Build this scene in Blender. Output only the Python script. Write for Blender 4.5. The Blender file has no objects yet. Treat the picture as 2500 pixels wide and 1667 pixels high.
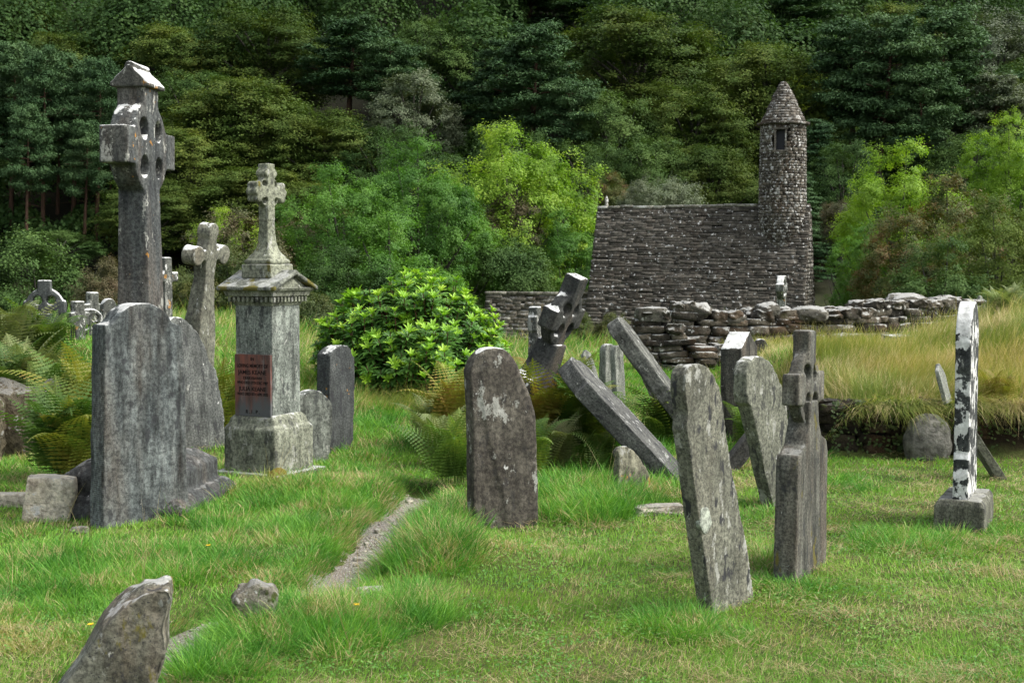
import bpy, bmesh, math, random
import numpy as np
from mathutils import Vector, Matrix, noise as mnoise
R = math.radians
SC = bpy.context.scene
COL = SC.collection

# ------------------------------------------------------------------ camera, sky, sun, exposure
EYE = 1.7; PITCH = 3.18; FPX = 3472.0
cam_d = bpy.data.cameras.new("camera"); cam = bpy.data.objects.new("camera", cam_d); COL.objects.link(cam)
cam.location = (0, 0, EYE); cam.rotation_euler = (R(90 - PITCH), 0, 0)
cam_d.sensor_width = 36; cam_d.lens = 50; cam_d.clip_start = 0.1; cam_d.clip_end = 1200
cam_d.dof.use_dof = True; cam_d.dof.focus_distance = 9.0; cam_d.dof.aperture_fstop = 9.0
SC.camera = cam
SUN_EL, SUN_AZ = 50.0, 96.0          # azimuth clockwise from +Y (view direction): from the right
W = bpy.data.worlds.new("World"); SC.world = W; W.use_nodes = True
nt = W.node_tree; bg = nt.nodes["Background"]
sky = nt.nodes.new("ShaderNodeTexSky"); sky.sky_type = 'NISHITA'; sky.sun_disc = False
sky.sun_elevation = R(SUN_EL); sky.sun_rotation = R(SUN_AZ); sky.dust_density = 3.0; sky.air_density = 1.0
hs_ = nt.nodes.new("ShaderNodeHueSaturation"); hs_.inputs["Saturation"].default_value = 0.35
nt.links.new(sky.outputs[0], hs_.inputs["Color"]); nt.links.new(hs_.outputs[0], bg.inputs[0])
bg.inputs[1].default_value = 0.15
sun_d = bpy.data.lights.new("sun", 'SUN'); sun = bpy.data.objects.new("sun", sun_d); COL.objects.link(sun)
sun_d.energy = 2.2; sun_d.angle = R(40); sun_d.color = (1.0, 0.96, 0.9)
_s = Vector((math.sin(R(SUN_AZ)) * math.cos(R(SUN_EL)), math.cos(R(SUN_AZ)) * math.cos(R(SUN_EL)), math.sin(R(SUN_EL))))
sun.rotation_euler = _s.to_track_quat('Z', 'Y').to_euler()
SC.view_settings.view_transform = 'Standard'; SC.view_settings.look = 'None'
SC.view_settings.exposure = 1.12; SC.view_settings.gamma = 1.0
SC.cycles.max_bounces = 6; SC.cycles.diffuse_bounces = 3; SC.cycles.transmission_bounces = 3; SC.cycles.glossy_bounces = 2
SC.cycles.transparent_max_bounces = 4

# ------------------------------------------------------------------ numpy noise
def _h(ix, iy, iz, seed):
    n = (ix.astype(np.int64) * 374761393 + iy.astype(np.int64) * 668265263 + iz.astype(np.int64) * 2147483647 + seed * 974634777) & 0xFFFFFFFF
    n = ((n ^ (n >> 13)) * 1274126177) & 0xFFFFFFFF
    n = ((n ^ (n >> 16)) * 2246822519) & 0xFFFFFFFF
    return ((n ^ (n >> 15)) & 0xFFFFFF) / float(0xFFFFFF) * 2 - 1
def vnoise(x, y, z=None, seed=0):
    x = np.asarray(x, float); y = np.asarray(y, float); z = np.zeros_like(x) if z is None else np.asarray(z, float)
    ix, iy, iz = np.floor(x), np.floor(y), np.floor(z)
    fx, fy, fz = x - ix, y - iy, z - iz
    fx, fy, fz = [f * f * (3 - 2 * f) for f in (fx, fy, fz)]
    r = 0
    for dx in (0, 1):
        for dy in (0, 1):
            for dz in (0, 1):
                w = (fx if dx else 1 - fx) * (fy if dy else 1 - fy) * (fz if dz else 1 - fz)
                r = r + w * _h(ix + dx, iy + dy, iz + dz, seed)
    return r
def fbm(x, y, z=None, s=1.0, o=3, seed=0):
    x = np.asarray(x, float) * s; y = np.asarray(y, float) * s; z = None if z is None else np.asarray(z, float) * s
    a = 1.0; r = 0; t = 0
    for k in range(o):
        r = r + a * vnoise(x, y, z, seed + k); t += a; a *= .5
        x = x * 2.03; y = y * 2.03; z = None if z is None else z * 2.03
    return r / t
def sst(a, b, x):
    t = np.clip((x - a) / (b - a), 0, 1); return t * t * (3 - 2 * t)

# ------------------------------------------------------------------ pixel helpers (pixels of the 2500 px wide photograph)
def ray(px, py):
    u, v = (px - 1250) / FPX, -(py - 833.5) / FPX
    c, s = math.cos(R(PITCH)), math.sin(R(PITCH))
    return Vector((u, c + v * s, -s + v * c))
def at(px, py, Y):
    r = ray(px, py); return Vector((0, 0, EYE)) + r * (Y / r.y)

# path centre line, on the ground plane
_pp = [(1035, 1205), (1000, 1225), (955, 1280), (905, 1340), (845, 1388), (775, 1430), (690, 1465), (600, 1490), (500, 1530), (400, 1590), (230, 1690)]
PATH = []
for px, py in _pp:
    r = ray(px, py); t = -EYE / r.z; PATH.append((r.x * t, r.y * t))
PATH = np.array(PATH)
def path_dist(x, y):
    d = np.full(np.shape(x), 1e9)
    for (ax, ay), (bx, by) in zip(PATH[:-1], PATH[1:]):
        vx, vy = bx - ax, by - ay; L = vx * vx + vy * vy
        t = np.clip(((x - ax) * vx + (y - ay) * vy) / L, 0, 1)
        d = np.minimum(d, np.hypot(x - ax - t * vx, y - ay - t * vy))
    return d
BUMPS = [(-1.25, 10.2, .55, .12), (-.75, 9.0, .35, .10), (-.35, 8.2, .38, .10), (.75, 9.6, .5, .08), (-.95, 6.6, .35, .07), (-1.35, 6.5, .3, .05)]
def hgt(x, y):
    x = np.asarray(x, float); y = np.asarray(y, float)
    z = 0.035 * fbm(x, y, s=.55, o=3, seed=3) + 0.012 * fbm(x, y, s=3.0, o=2, seed=5)
    z = z + sst(11.5, 18, y) * .30
    z = z + sst(-2.6, -4.4, x) * sst(12.5, 18, y) * .45
    for bx, by, br, bh in BUMPS:
        z = z + bh * np.exp(-((x - bx) ** 2 + (y - by) ** 2) / (br * br))
    # raised mound on the right with a steep front bank
    edge = 12.35 + .16 * vnoise(x * 1.1, y * 0, seed=9)
    mx = sst(2.5, 3.1, x + .22 * np.minimum(y - 13, 0) )
    z = z + mx * sst(edge, edge + .30, y) * .42 + mx * sst(15, 18, y) * -.30 + mx * .12 * sst(12.8, 13.8, y) + mx * .34 * sst(3.8, 6.0, x) * sst(13, 14.5, y) * sst(21, 17, y)
    # path trench
    d = path_dist(x, y)
    z = z - .085 * (1 - sst(.13, .30, d)) * sst(3, 5, y)
    # ground behind the ruined wall falls to the church, then the wooded hill
    z = z - sst(23, 42, y) * 5.2 + sst(68, 108, y) * 5.8 + np.maximum(y - 106, 0) * .52
    z = z + sst(100, 125, y) * 2.5 * fbm(x, y, s=.03, o=2, seed=21)
    return z
def gz(x, y): return float(hgt(np.array([x]), np.array([y]))[0])
_GY = 3.0 * (60 / 3.0) ** np.linspace(0, 1, 400)
def ground(px, py):
    r = ray(px, py); k = r.x / r.y; m = r.z / r.y
    d = EYE + m * _GY - hgt(k * _GY, _GY); neg = np.nonzero(d < 0)[0]
    if len(neg) == 0: b = 60.0
    else:
        j = max(1, neg[0]); Y = np.linspace(_GY[j - 1], _GY[j], 12); q = EYE + m * Y - hgt(k * Y, Y); jj = np.nonzero(q < 0)[0]; b = float(Y[jj[0]] if len(jj) else Y[-1])
    return Vector((k * b, b, EYE + m * b))

# ------------------------------------------------------------------ scene-object helpers
def tag(o, label=None, cat=None, group=None, kind=None):
    if label: o["label"] = label
    if cat: o["category"] = cat
    if group: o["group"] = group
    if kind: o["kind"] = kind
    return o
def link(name, me, mat=None, parent=None, loc=None):
    o = bpy.data.objects.new(name, me); COL.objects.link(o)
    if mat is not None and me is not None and not me.materials: me.materials.append(mat)
    if parent is not None: o.parent = parent
    if loc is not None: o.location = loc
    return o
def empty(name, loc=(0, 0, 0), rz=0.0):
    o = bpy.data.objects.new(name, None); COL.objects.link(o); o.location = loc; o.rotation_euler = (0, 0, rz); o.empty_display_size = .2
    return o
def mesh_np(name, V, F, smooth=False):
    """V (n,3), F (m,k) one polygon size"""
    me = bpy.data.meshes.new(name); V = np.asarray(V, np.float32); F = np.asarray(F, np.int32); m, k = F.shape
    me.vertices.add(len(V)); me.vertices.foreach_set("co", V.ravel())
    me.loops.add(m * k); me.loops.foreach_set("vertex_index", F.ravel())
    me.polygons.add(m); me.polygons.foreach_set("loop_start", np.arange(0, m * k, k, dtype=np.int32))
    me.polygons.foreach_set("loop_total", np.full(m, k, np.int32))
    if smooth: me.polygons.foreach_set("use_smooth", np.ones(m, bool))
    me.update(calc_edges=True); me.validate(); return me
def mesh_pd(name, V, F, smooth=False):
    me = bpy.data.meshes.new(name); me.from_pydata([tuple(v) for v in V], [], [tuple(f) for f in F])
    bm = bmesh.new(); bm.from_mesh(me); bmesh.ops.recalc_face_normals(bm, faces=bm.faces); bm.to_mesh(me); bm.free()
    if smooth: me.polygons.foreach_set("use_smooth", np.ones(len(me.polygons), bool))
    me.update(); return me
def join(prims):
    V = []; F = []
    for v, f in prims:
        b = len(V); V += [tuple(p) for p in v]; F += [tuple(i + b for i in g) for g in f]
    return V, F
def box(x0, x1, y0, y1, z0, z1):
    v = [(x0, y0, z0), (x1, y0, z0), (x1, y1, z0), (x0, y1, z0), (x0, y0, z1), (x1, y0, z1), (x1, y1, z1), (x0, y1, z1)]
    return v, [(0, 3, 2, 1), (4, 5, 6, 7), (0, 1, 5, 4), (1, 2, 6, 5), (2, 3, 7, 6), (3, 0, 4, 7)]
def prism(pts, y0, y1):
    n = len(pts)
    v = [(p[0], y0, p[1]) for p in pts] + [(p[0], y1, p[1]) for p in pts]
    return v, [tuple(range(n)), tuple(range(2 * n - 1, n - 1, -1))] + [(i, i + n, (i + 1) % n + n, (i + 1) % n) for i in range(n)]
def loft(secs, cx=0, cy=0):
    v = []; f = []
    for z, hx, hy in secs: v += [(cx - hx, cy - hy, z), (cx + hx, cy - hy, z), (cx + hx, cy + hy, z), (cx - hx, cy + hy, z)]
    n = len(secs)
    f.append((3, 2, 1, 0)); f.append(tuple(range(4 * n - 4, 4 * n)))
    for k in range(n - 1):
        for i in range(4):
            a, b = 4 * k + i, 4 * k + (i + 1) % 4; f.append((a, b, b + 4, a + 4))
    return v, f
def cyl(c, r, ax, l0, l1, n=28):
    """cylinder about axis 'x','y','z' through c from l0 to l1"""
    v = []
    for l in (l0, l1):
        for k in range(n):
            a = 2 * math.pi * k / n; p, q = r * math.cos(a), r * math.sin(a)
            v.append({'x': (l, c[1] + p, c[2] + q), 'y': (c[0] + p, l, c[2] + q), 'z': (c[0] + p, c[1] + q, l)}[ax])
    return v, [tuple(range(n)), tuple(range(2 * n - 1, n - 1, -1))] + [(i, i + n, (i + 1) % n + n, (i + 1) % n) for i in range(n)]
def lathe(prof, n=24, cx=0, cy=0):
    v = []; f = []
    for r, z in prof:
        for k in range(n):
            a = 2 * math.pi * k / n; v.append((cx + r * math.cos(a), cy + r * math.sin(a), z))
    for j in range(len(prof) - 1):
        for k in range(n):
            f.append((j * n + k, j * n + (k + 1) % n, (j + 1) * n + (k + 1) % n, (j + 1) * n + k))
    f.append(tuple(range(n - 1, -1, -1))); f.append(tuple(range((len(prof) - 1) * n, len(prof) * n)))
    return v, f
def arc(cx, cz, r, a0, a1, n=14, rz=None):
    rz = rz or r
    return [(cx + r * math.cos(R(a0 + (a1 - a0) * k / n)), cz + rz * math.sin(R(a0 + (a1 - a0) * k / n))) for k in range(n + 1)]

_tmp = []
def carve(name, prims, voxel=.012, amp=.004, sc=9.0, cut=None, smooth=2, seed=0, chip=0.0, lump=0.0):
    """union the closed primitives with a voxel remesh, cut holes, soften and weather the surface -> mesh"""
    V, F = join(prims); me0 = mesh_pd(name + "_raw", V, F)
    o = bpy.data.objects.new("raw", me0); COL.objects.link(o)
    m = o.modifiers.new("r", 'REMESH'); m.mode = 'VOXEL'; m.voxel_size = voxel
    co = None
    if cut:
        cV, cF = join(cut); co = bpy.data.objects.new("cutter", mesh_pd("cut", cV, cF)); COL.objects.link(co)
        b = o.modifiers.new("b", 'BOOLEAN'); b.operation = 'DIFFERENCE'; b.object = co; b.solver = 'EXACT'
        m2 = o.modifiers.new("r2", 'REMESH'); m2.mode = 'VOXEL'; m2.voxel_size = voxel
    s = o.modifiers.new("s", 'SMOOTH'); s.iterations = smooth; s.factor = .5
    bpy.context.view_layer.update()
    dg = bpy.context.evaluated_depsgraph_get()
    me = bpy.data.meshes.new_from_object(o.evaluated_get(dg)); me.name = name
    bpy.data.objects.remove(o); bpy.data.meshes.remove(me0)
    if co: bpy.data.objects.remove(co)
    n = len(me.vertices); co_ = np.empty(n * 3, np.float32); me.vertices.foreach_get("co", co_); P = co_.reshape(-1, 3).astype(float)
    me.update(); N = np.empty(n * 3, np.float32); me.vertex_normals.foreach_get("vector", N); N = N.reshape(-1, 3)
    d = amp * fbm(P[:, 0], P[:, 1], P[:, 2], s=sc, o=4, seed=seed * 7 + 1)
    if lump: d = d + lump * fbm(P[:, 0] + seed, P[:, 1], P[:, 2], s=2.2, o=3, seed=seed + 40)
    if chip:
        c = fbm(P[:, 0] + 3 * seed, P[:, 1], P[:, 2], s=7, o=3, seed=seed + 90); d = d - chip * np.clip(c - .28, 0, 1) * 2.2
    P = P + N * d[:, None]
    me.vertices.foreach_set("co", P.astype(np.float32).ravel())
    me.polygons.foreach_set("use_smooth", np.ones(len(me.polygons), bool)); me.update()
    return me

# ------------------------------------------------------------------ node materials
class NT:
    def __init__(s, name, rough=.9, spec=.25):
        s.m = bpy.data.materials.new(name); s.m.use_nodes = True; s.t = s.m.node_tree; s.b = s.t.nodes["Principled BSDF"]
        s.b.inputs["Roughness"].default_value = rough; s.b.inputs["Specular IOR Level"].default_value = spec
    def n(s, t, **k):
        x = s.t.nodes.new(t)
        for a, v in k.items(): setattr(x, a, v)
        return x
    def l(s, a, b): s.t.links.new(a, b)
    def coord(s, scale=(1, 1, 1), off=(0, 0, 0), kind="Object"):
        tc = s.n("ShaderNodeTexCoord"); mp = s.n("ShaderNodeMapping"); mp.inputs["Scale"].default_value = scale; mp.inputs["Location"].default_value = off
        s.l(tc.outputs[kind], mp.inputs[0]); return mp.outputs[0]
    def pos(s, scale=(1, 1, 1), off=(0, 0, 0)):
        g = s.n("ShaderNodeNewGeometry"); mp = s.n("ShaderNodeMapping"); mp.inputs["Scale"].default_value = scale; mp.inputs["Location"].default_value = off
        s.l(g.outputs["Position"], mp.inputs[0]); return mp.outputs[0]
    def noise(s, v, scale, detail=4, rough=.55, dist=0):
        x = s.n("ShaderNodeTexNoise"); x.inputs["Scale"].default_value = scale; x.inputs["Detail"].default_value = detail
        x.inputs["Roughness"].default_value = rough; x.inputs["Distortion"].default_value = dist; s.l(v, x.inputs["Vector"]); return x.outputs["Fac"]
    def vor(s, v, scale, out="Distance", rnd=1.0):
        x = s.n("ShaderNodeTexVoronoi"); x.inputs["Scale"].default_value = scale; x.inputs["Randomness"].default_value = rnd; s.l(v, x.inputs["Vector"]); return x.outputs[out]
    def mr(s, v, a, b, c=0.0, d=1.0):
        x = s.n("ShaderNodeMapRange"); x.inputs[1].default_value = a; x.inputs[2].default_value = b; x.inputs[3].default_value = c; x.inputs[4].default_value = d
        s.l(v, x.inputs[0]); return x.outputs[0]
    def math(s, op, a, b=None, c=None):
        x = s.n("ShaderNodeMath", operation=op)
        for i, q in enumerate((a, b, c)):
            if q is None: continue
            if isinstance(q, (int, float)): x.inputs[i].default_value = q
            else: s.l(q, x.inputs[i])
        return x.outputs[0]
    def mix(s, f, a, b, mode='MIX'):
        x = s.n("ShaderNodeMix", data_type='RGBA', blend_type=mode)
        for i, q in ((0, f), (6, a), (7, b)):
            if isinstance(q, (int, float)): x.inputs[i].default_value = q
            elif isinstance(q, tuple): x.inputs[i].default_value = (*q, 1)
            else: s.l(q, x.inputs[i])
        return x.outputs[2]
    def ramp(s, f, stops, interp='LINEAR'):
        x = s.n("ShaderNodeValToRGB"); cr = x.color_ramp; cr.interpolation = interp
        while len(cr.elements) < len(stops): cr.elements.new(.5)
        for e, (p, c) in zip(cr.elements, stops): e.position = p; e.color = (*c, 1)
        s.l(f, x.inputs[0]); return x.outputs[0]
    def island(s):
        return s.n("ShaderNodeNewGeometry").outputs["Random Per Island"]
    def nz(s, comp=2, kind="Object"):
        g = s.n("ShaderNodeTexCoord") if kind == "Object" else s.n("ShaderNodeNewGeometry")
        x = s.n("ShaderNodeSeparateXYZ"); s.l(g.outputs["Normal"], x.inputs[0]); return x.outputs[comp]
    def bump(s, h, strength=.5, dist=.01):
        x = s.n("ShaderNodeBump"); x.inputs["Strength"].default_value = strength; x.inputs["Distance"].default_value = dist
        s.l(h, x.inputs["Height"]); s.l(x.outputs[0], s.b.inputs["Normal"])
    def col(s, c):
        if isinstance(c, tuple): s.b.inputs["Base Color"].default_value = (*c, 1)
        else: s.l(c, s.b.inputs["Base Color"])

def stone_mat(name, c1, c2, lichen=.3, white=.6, streak=.5, dark=.5, moss=0.0, orange=0.0, ribs=False, seed=0, lz=0.0, brown=0.0, lsc=1.0, topw=1.0):
    """weathered stone. lichen: pale patches 0..1, white: white crust on upward faces, lz: more crust with height"""
    N = NT(name, .92, .2); off = (seed * 3.7, seed * 1.3, seed * 2.1)
    v = N.coord(off=off); vs = N.coord(scale=(1, 1, .16), off=off); ve = N.coord(scale=(1, 1, .45), off=off)
    dk = .58; c1 = tuple(q * dk * t for q, t in zip(c1, (.98, 1.03, .95))); c2 = tuple(q * dk * t for q, t in zip(c2, (.98, 1.03, .95)))
    c = N.mix(N.mr(N.noise(v, 4, 6, .6), .35, .65), c1, c2)
    sv = N.mr(N.noise(vs, 16, 5, .6), .3, .7, 1 - .8 * streak, 1 + .8 * streak)
    c = N.mix(1.0, c, N.n("ShaderNodeCombineColor").outputs[0] if False else sv, 'MULTIPLY')
    if brown: c = N.mix(N.mr(N.noise(vs, 5, 4), .45, .7, 0, brown), c, (.14, .105, .075))
    c = N.mix(N.mr(N.noise(v, 30 + (seed * 17) % 45, 5, .75), .40, .60, 0, 1), N.mix(1.0, c, (.58, .58, .58), 'MULTIPLY'), N.mix(1.0, c, (1.6, 1.6, 1.56), 'MULTIPLY'))
    # dark blotches
    c = N.mix(N.mr(N.noise(ve, 17, 3, .5), .60, .66, 0, dark), c, (.028, .029, .031))
    c = N.mix(N.mr(N.noise(v, 110, 2, .5), .62, .68, 0, dark), c, (.03, .03, .032))
    # pale grey-green lichen patches
    fine = N.math('MULTIPLY', N.math('SUBTRACT', N.noise(v, 60, 4, .7), .5), .22); g = N.math('ADD', N.noise(ve, 10 * lsc, 9, .66), fine); th = .70 - .22 * lichen
    gz_ = None
    if lz:
        tc = N.n("ShaderNodeTexCoord"); sx = N.n("ShaderNodeSeparateXYZ"); N.l(tc.outputs["Object"], sx.inputs[0])
        g = N.math('ADD', g, N.math('MULTIPLY', sx.outputs[2], lz * .1))
    c = N.mix(N.mr(g, th, th + .03, 0, .85), c, N.mix(N.mr(N.noise(v, 30, 5, .7), .3, .7), (.17, .175, .15), (.40, .40, .36)))
    # white crust spots
    w = N.math('ADD', N.noise(ve, 15 * lsc, 6, .6), N.math('MULTIPLY', fine, .6)); wt = .76 - .14 * white
    c = N.mix(N.mr(w, wt, wt + .012, 0, .9), c, (.56, .56, .53))
    if orange: c = N.mix(N.mr(N.noise(v, 9, 4, .6), .70 - .08 * orange, .71 - .08 * orange + .02, 0, .85), c, (.33, .16, .03))
    if moss: c = N.mix(N.mr(N.noise(ve, 6, 7, .65), .66 - .16 * moss, .69 - .16 * moss, 0, .95), c, N.mix(N.noise(v, 70, 3), (.06, .065, .012), (.16, .13, .03)))
    # white crust on faces that look up
    up = N.math('ADD', N.nz(2, "Geo"), N.mr(N.noise(v, 9, 5, .6), .3, .7, -.35, .35))
    c = N.mix(N.mr(up, .92 - .35 * topw * white, .98 - .35 * topw * white, 0, min(1, topw)), c, N.mix(N.mr(N.noise(v, 22, 6, .7), .3, .65), (.30, .30, .28), (.72, .73, .70)))
    N.col(c)
    h = N.math('ADD', N.noise(v, 45, 6, .7), N.math('MULTIPLY', N.noise(vs, 20, 4), .8))
    if ribs:
        tc = N.n("ShaderNodeTexCoord"); sx = N.n("ShaderNodeSeparateXYZ"); N.l(tc.outputs["Object"], sx.inputs[0])
        wv = N.math('SINE', N.math('MULTIPLY', sx.outputs[2], 2 * math.pi / .013))
        sd = N.mr(N.math('ABSOLUTE', N.nz(0)), .6, .8)
        h = N.math('ADD', h, N.math('MULTIPLY', N.math('MULTIPLY', wv, sd), .16))
    N.bump(h, .9, .006)
    return N.m

def leaf_mat(name, cols, trans=.35, rough=.6, spec=.25, obj_var=.25, patch=.25, pscale=.5, gloss_w=None):
    """cols: list of leaf base colours chosen per leaf and per patch"""
    N = NT(name, rough, spec)
    isl = N.island(); oi = N.n("ShaderNodeObjectInfo").outputs["Random"]
    p = N.noise(N.pos(), pscale, 3, .5)
    f = N.math('ADD', N.math('MULTIPLY', isl, .30), N.math('MULTIPLY', N.mr(p, .3, .7), .70))
    k = len(cols); c = N.ramp(f, [(i / max(1, k - 1) * .8 + .1, q) for i, q in enumerate(cols)])
    hsv = N.n("ShaderNodeHueSaturation"); N.l(c, hsv.inputs["Color"])
    N.l(N.mr(oi, 0, 1, .5 - .02 * obj_var * 2, .5 + .02 * obj_var * 2), hsv.inputs["Hue"]); N.l(N.mr(oi, 0, 1, 1 + obj_var, 1 - obj_var), hsv.inputs["Value"])
    c = hsv.outputs[0]; N.col(c)
    tr = N.n("ShaderNodeBsdfTranslucent"); tcol = N.mix(1.0, c, (1.15, 1.25, .6), 'MULTIPLY'); N.l(tcol, tr.inputs[0])
    mx = N.n("ShaderNodeMixShader"); mx.inputs[0].default_value = trans
    out = [x for x in N.t.nodes if x.type == 'OUTPUT_MATERIAL'][0]
    N.l(N.b.outputs[0], mx.inputs[1]); N.l(tr.outputs[0], mx.inputs[2]); N.l(mx.outputs[0], out.inputs[0])
    return N.m

def bark_mat(name, c1, c2):
    N = NT(name, .95, .1); v = N.coord(scale=(1, 1, .25)); n = N.noise(v, 6, 6, .65)
    N.col(N.mix(N.mr(n, .35, .65), c1, c2)); N.bump(N.noise(v, 14, 5, .7), .8, .04); return N.m

# ================================================================== SETTING
def axis_pts(segs):
    out = []
    for a, b, st in segs:
        n = max(1, int(round(abs(b - a) / st))); out += [a + (b - a) * i / n for i in range(n)]
    out.append(segs[-1][1]); return np.array(out)
gx = axis_pts([(-260, -60, 12), (-60, -20, 3), (-20, -8, .5), (-8, 8, .075), (8, 20, .5), (20, 60, 3), (60, 260, 12)])
gy = axis_pts([(-30, 2, 2), (2, 4, .3), (4, 17, .075), (17, 26, .25), (26, 60, 1.5), (60, 120, 3), (120, 330, 10)])
GX, GY = np.meshgrid(gx, gy); GZ = hgt(GX, GY)
nx, ny = len(gx), len(gy); idx = np.arange(nx * ny).reshape(ny, nx)
F = np.stack([idx[:-1, :-1], idx[:-1, 1:], idx[1:, 1:], idx[1:, :-1]], -1).reshape(-1, 4)
N = NT("soil_and_thatch", .95, .1); p = N.pos()
c = N.mix(N.mr(N.noise(p, 2.2, 5), .4, .62), (.05, .085, .016), (.10, .11, .035))
c = N.mix(N.mr(N.noise(p, 45, 4, .7), .45, .7), c, (.035, .028, .014))
sx = N.n("ShaderNodeSeparateXYZ"); N.l(p, sx.inputs[0])
nz_ = N.nz(2, "Geo"); c = N.mix(N.mr(nz_, .55, .82, 1, 0), c, N.mix(N.noise(p, 8, 4), (.010, .008, .005), (.032, .022, .012)))
c = N.mix(N.mr(sx.outputs[1], 60, 100), c, N.mix(N.noise(p, .4, 4), (.006, .008, .004), (.014, .013, .007)))  # soil under the wood coloured near black to stand in for canopy shade
N.col(c); N.bump(N.noise(p, 30, 6, .7), 1.0, .02)
tag(link("ground", mesh_np("ground", np.stack([GX, GY, GZ], -1).reshape(-1, 3), F, True), N.m), kind="structure")

# gravel path lying in its trench
PV = []; PF = []; seg = []
for (ax, ay), (bx, by) in zip(PATH[:-1], PATH[1:]):
    n = max(2, int(math.hypot(bx - ax, by - ay) / .04))
    for k in range(n): seg.append((ax + (bx - ax) * k / n, ay + (by - ay) * k / n))
seg = np.array(seg); ker = np.ones(9) / 9
segs = np.stack([np.convolve(np.pad(seg[:, i], 4, 'edge'), ker, 'valid') for i in (0, 1)], -1)
tan = np.gradient(segs, axis=0); tan /= np.linalg.norm(tan, axis=1)[:, None]; nor = np.stack([-tan[:, 1], tan[:, 0]], -1)
cols = 13; ww = .20 + .05 * vnoise(np.arange(len(segs)) * .11, np.zeros(len(segs)), seed=77) + .03 * vnoise(np.arange(len(segs)) * .5, np.zeros(len(segs)), seed=78)
G = []
for j in range(cols):
    t = (j / (cols - 1) * 2 - 1); q = segs + nor * (ww * t)[:, None]
    G.append(np.concatenate([q, (hgt(q[:, 0], q[:, 1]) + .012 - .016 * abs(t) ** 3 + .006 * fbm(q[:, 0], q[:, 1], s=14, o=3, seed=8))[:, None]], 1))
G = np.stack(G, 1); n_ = len(segs); ix = np.arange(n_ * cols).reshape(n_, cols)
F = np.stack([ix[:-1, :-1], ix[:-1, 1:], ix[1:, 1:], ix[1:, :-1]], -1).reshape(-1, 4)
N = NT("grit", .95, .15); p = N.pos()
c = N.mix(N.noise(p, 5, 5), (.15, .12, .085), (.27, .245, .21))
c = N.mix(N.mr(N.vor(p, 90), .15, .5), (.40, .40, .385), c); c = N.mix(N.mr(N.noise(p, 120, 3), .5, .7), c, (.10, .085, .065))
N.col(c); N.bump(N.math('SUBTRACT', N.noise(p, 60, 5, .7), N.vor(p, 80)), 1.0, .008)
tag(link("path", mesh_np("path", G.reshape(-1, 3), F, True), N.m), kind="structure")

# ------------------------------------------------------------------ masonry helpers
rng = np.random.default_rng(11)
def sph_grid(k):
    """cube sphere vertices (on the unit cube) and quads"""
    vs = {}; V = []; F = []
    def vid(p):
        q = tuple(round(c, 5) for c in p)
        if q not in vs: vs[q] = len(V); V.append(q)
        return vs[q]
    for ax in range(3):
        for s in (-1, 1):
            for i in range(k):
                for j in range(k):
                    cs = []
                    for a, b in ((i, j), (i + 1, j), (i + 1, j + 1), (i, j + 1)):
                        p = [0, 0, 0]; p[ax] = s; p[(ax + 1) % 3] = -1 + 2 * a / k; p[(ax + 2) % 3] = -1 + 2 * b / k; cs.append(vid(p))
                    F.append(cs if s > 0 else cs[::-1])
    return np.array(V, float), np.array(F)
SG3 = sph_grid(3); SG5 = sph_grid(5); SG2 = sph_grid(2)
class Rocks:
    """collects rounded irregular stones, one mesh, each stone its own island"""
    def __init__(s, grid=SG3): s.V = []; s.F = []; s.n = 0; s.g = grid
    def add(s, c, half, rot=0.0, round_=.35, rough=.10, tilt=0.0, M=None):
        V0, F0 = s.g; sp = V0 / np.linalg.norm(V0, axis=1)[:, None] * 1.25
        v = V0 * (1 - round_) + sp * round_
        o = rng.random(3) * 50
        v = v + rough * np.stack([fbm(v[:, 0] + o[0], v[:, 1] + o[1], v[:, 2] + o[2], s=1.1, o=2 if len(V0) < 60 else 4, seed=k) for k in (1, 2, 3)], -1) * 2
        if len(V0) > 120: v = v * (1 + rough * .35 * np.abs(fbm(v[:, 0] + o[1], v[:, 1], v[:, 2] + o[0], s=3.2, o=3, seed=9)))[:, None]
        v = v * np.array(half)
        if M is not None: v = v @ np.array(M).T
        else:
            c_, s_ = math.cos(tilt), math.sin(tilt); v = np.stack([v[:, 0] * c_ - v[:, 2] * s_, v[:, 1], v[:, 0] * s_ + v[:, 2] * c_], -1)
            c_, s_ = math.cos(rot), math.sin(rot); v = np.stack([v[:, 0] * c_ - v[:, 1] * s_, v[:, 0] * s_ + v[:, 1] * c_, v[:, 2]], -1)
        s.V.append(v + np.array(c)); s.F.append(F0 + s.n); s.n += len(v)
    def mesh(s, name, smooth=True): return mesh_np(name, np.concatenate(s.V), np.concatenate(s.F), smooth)

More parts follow.
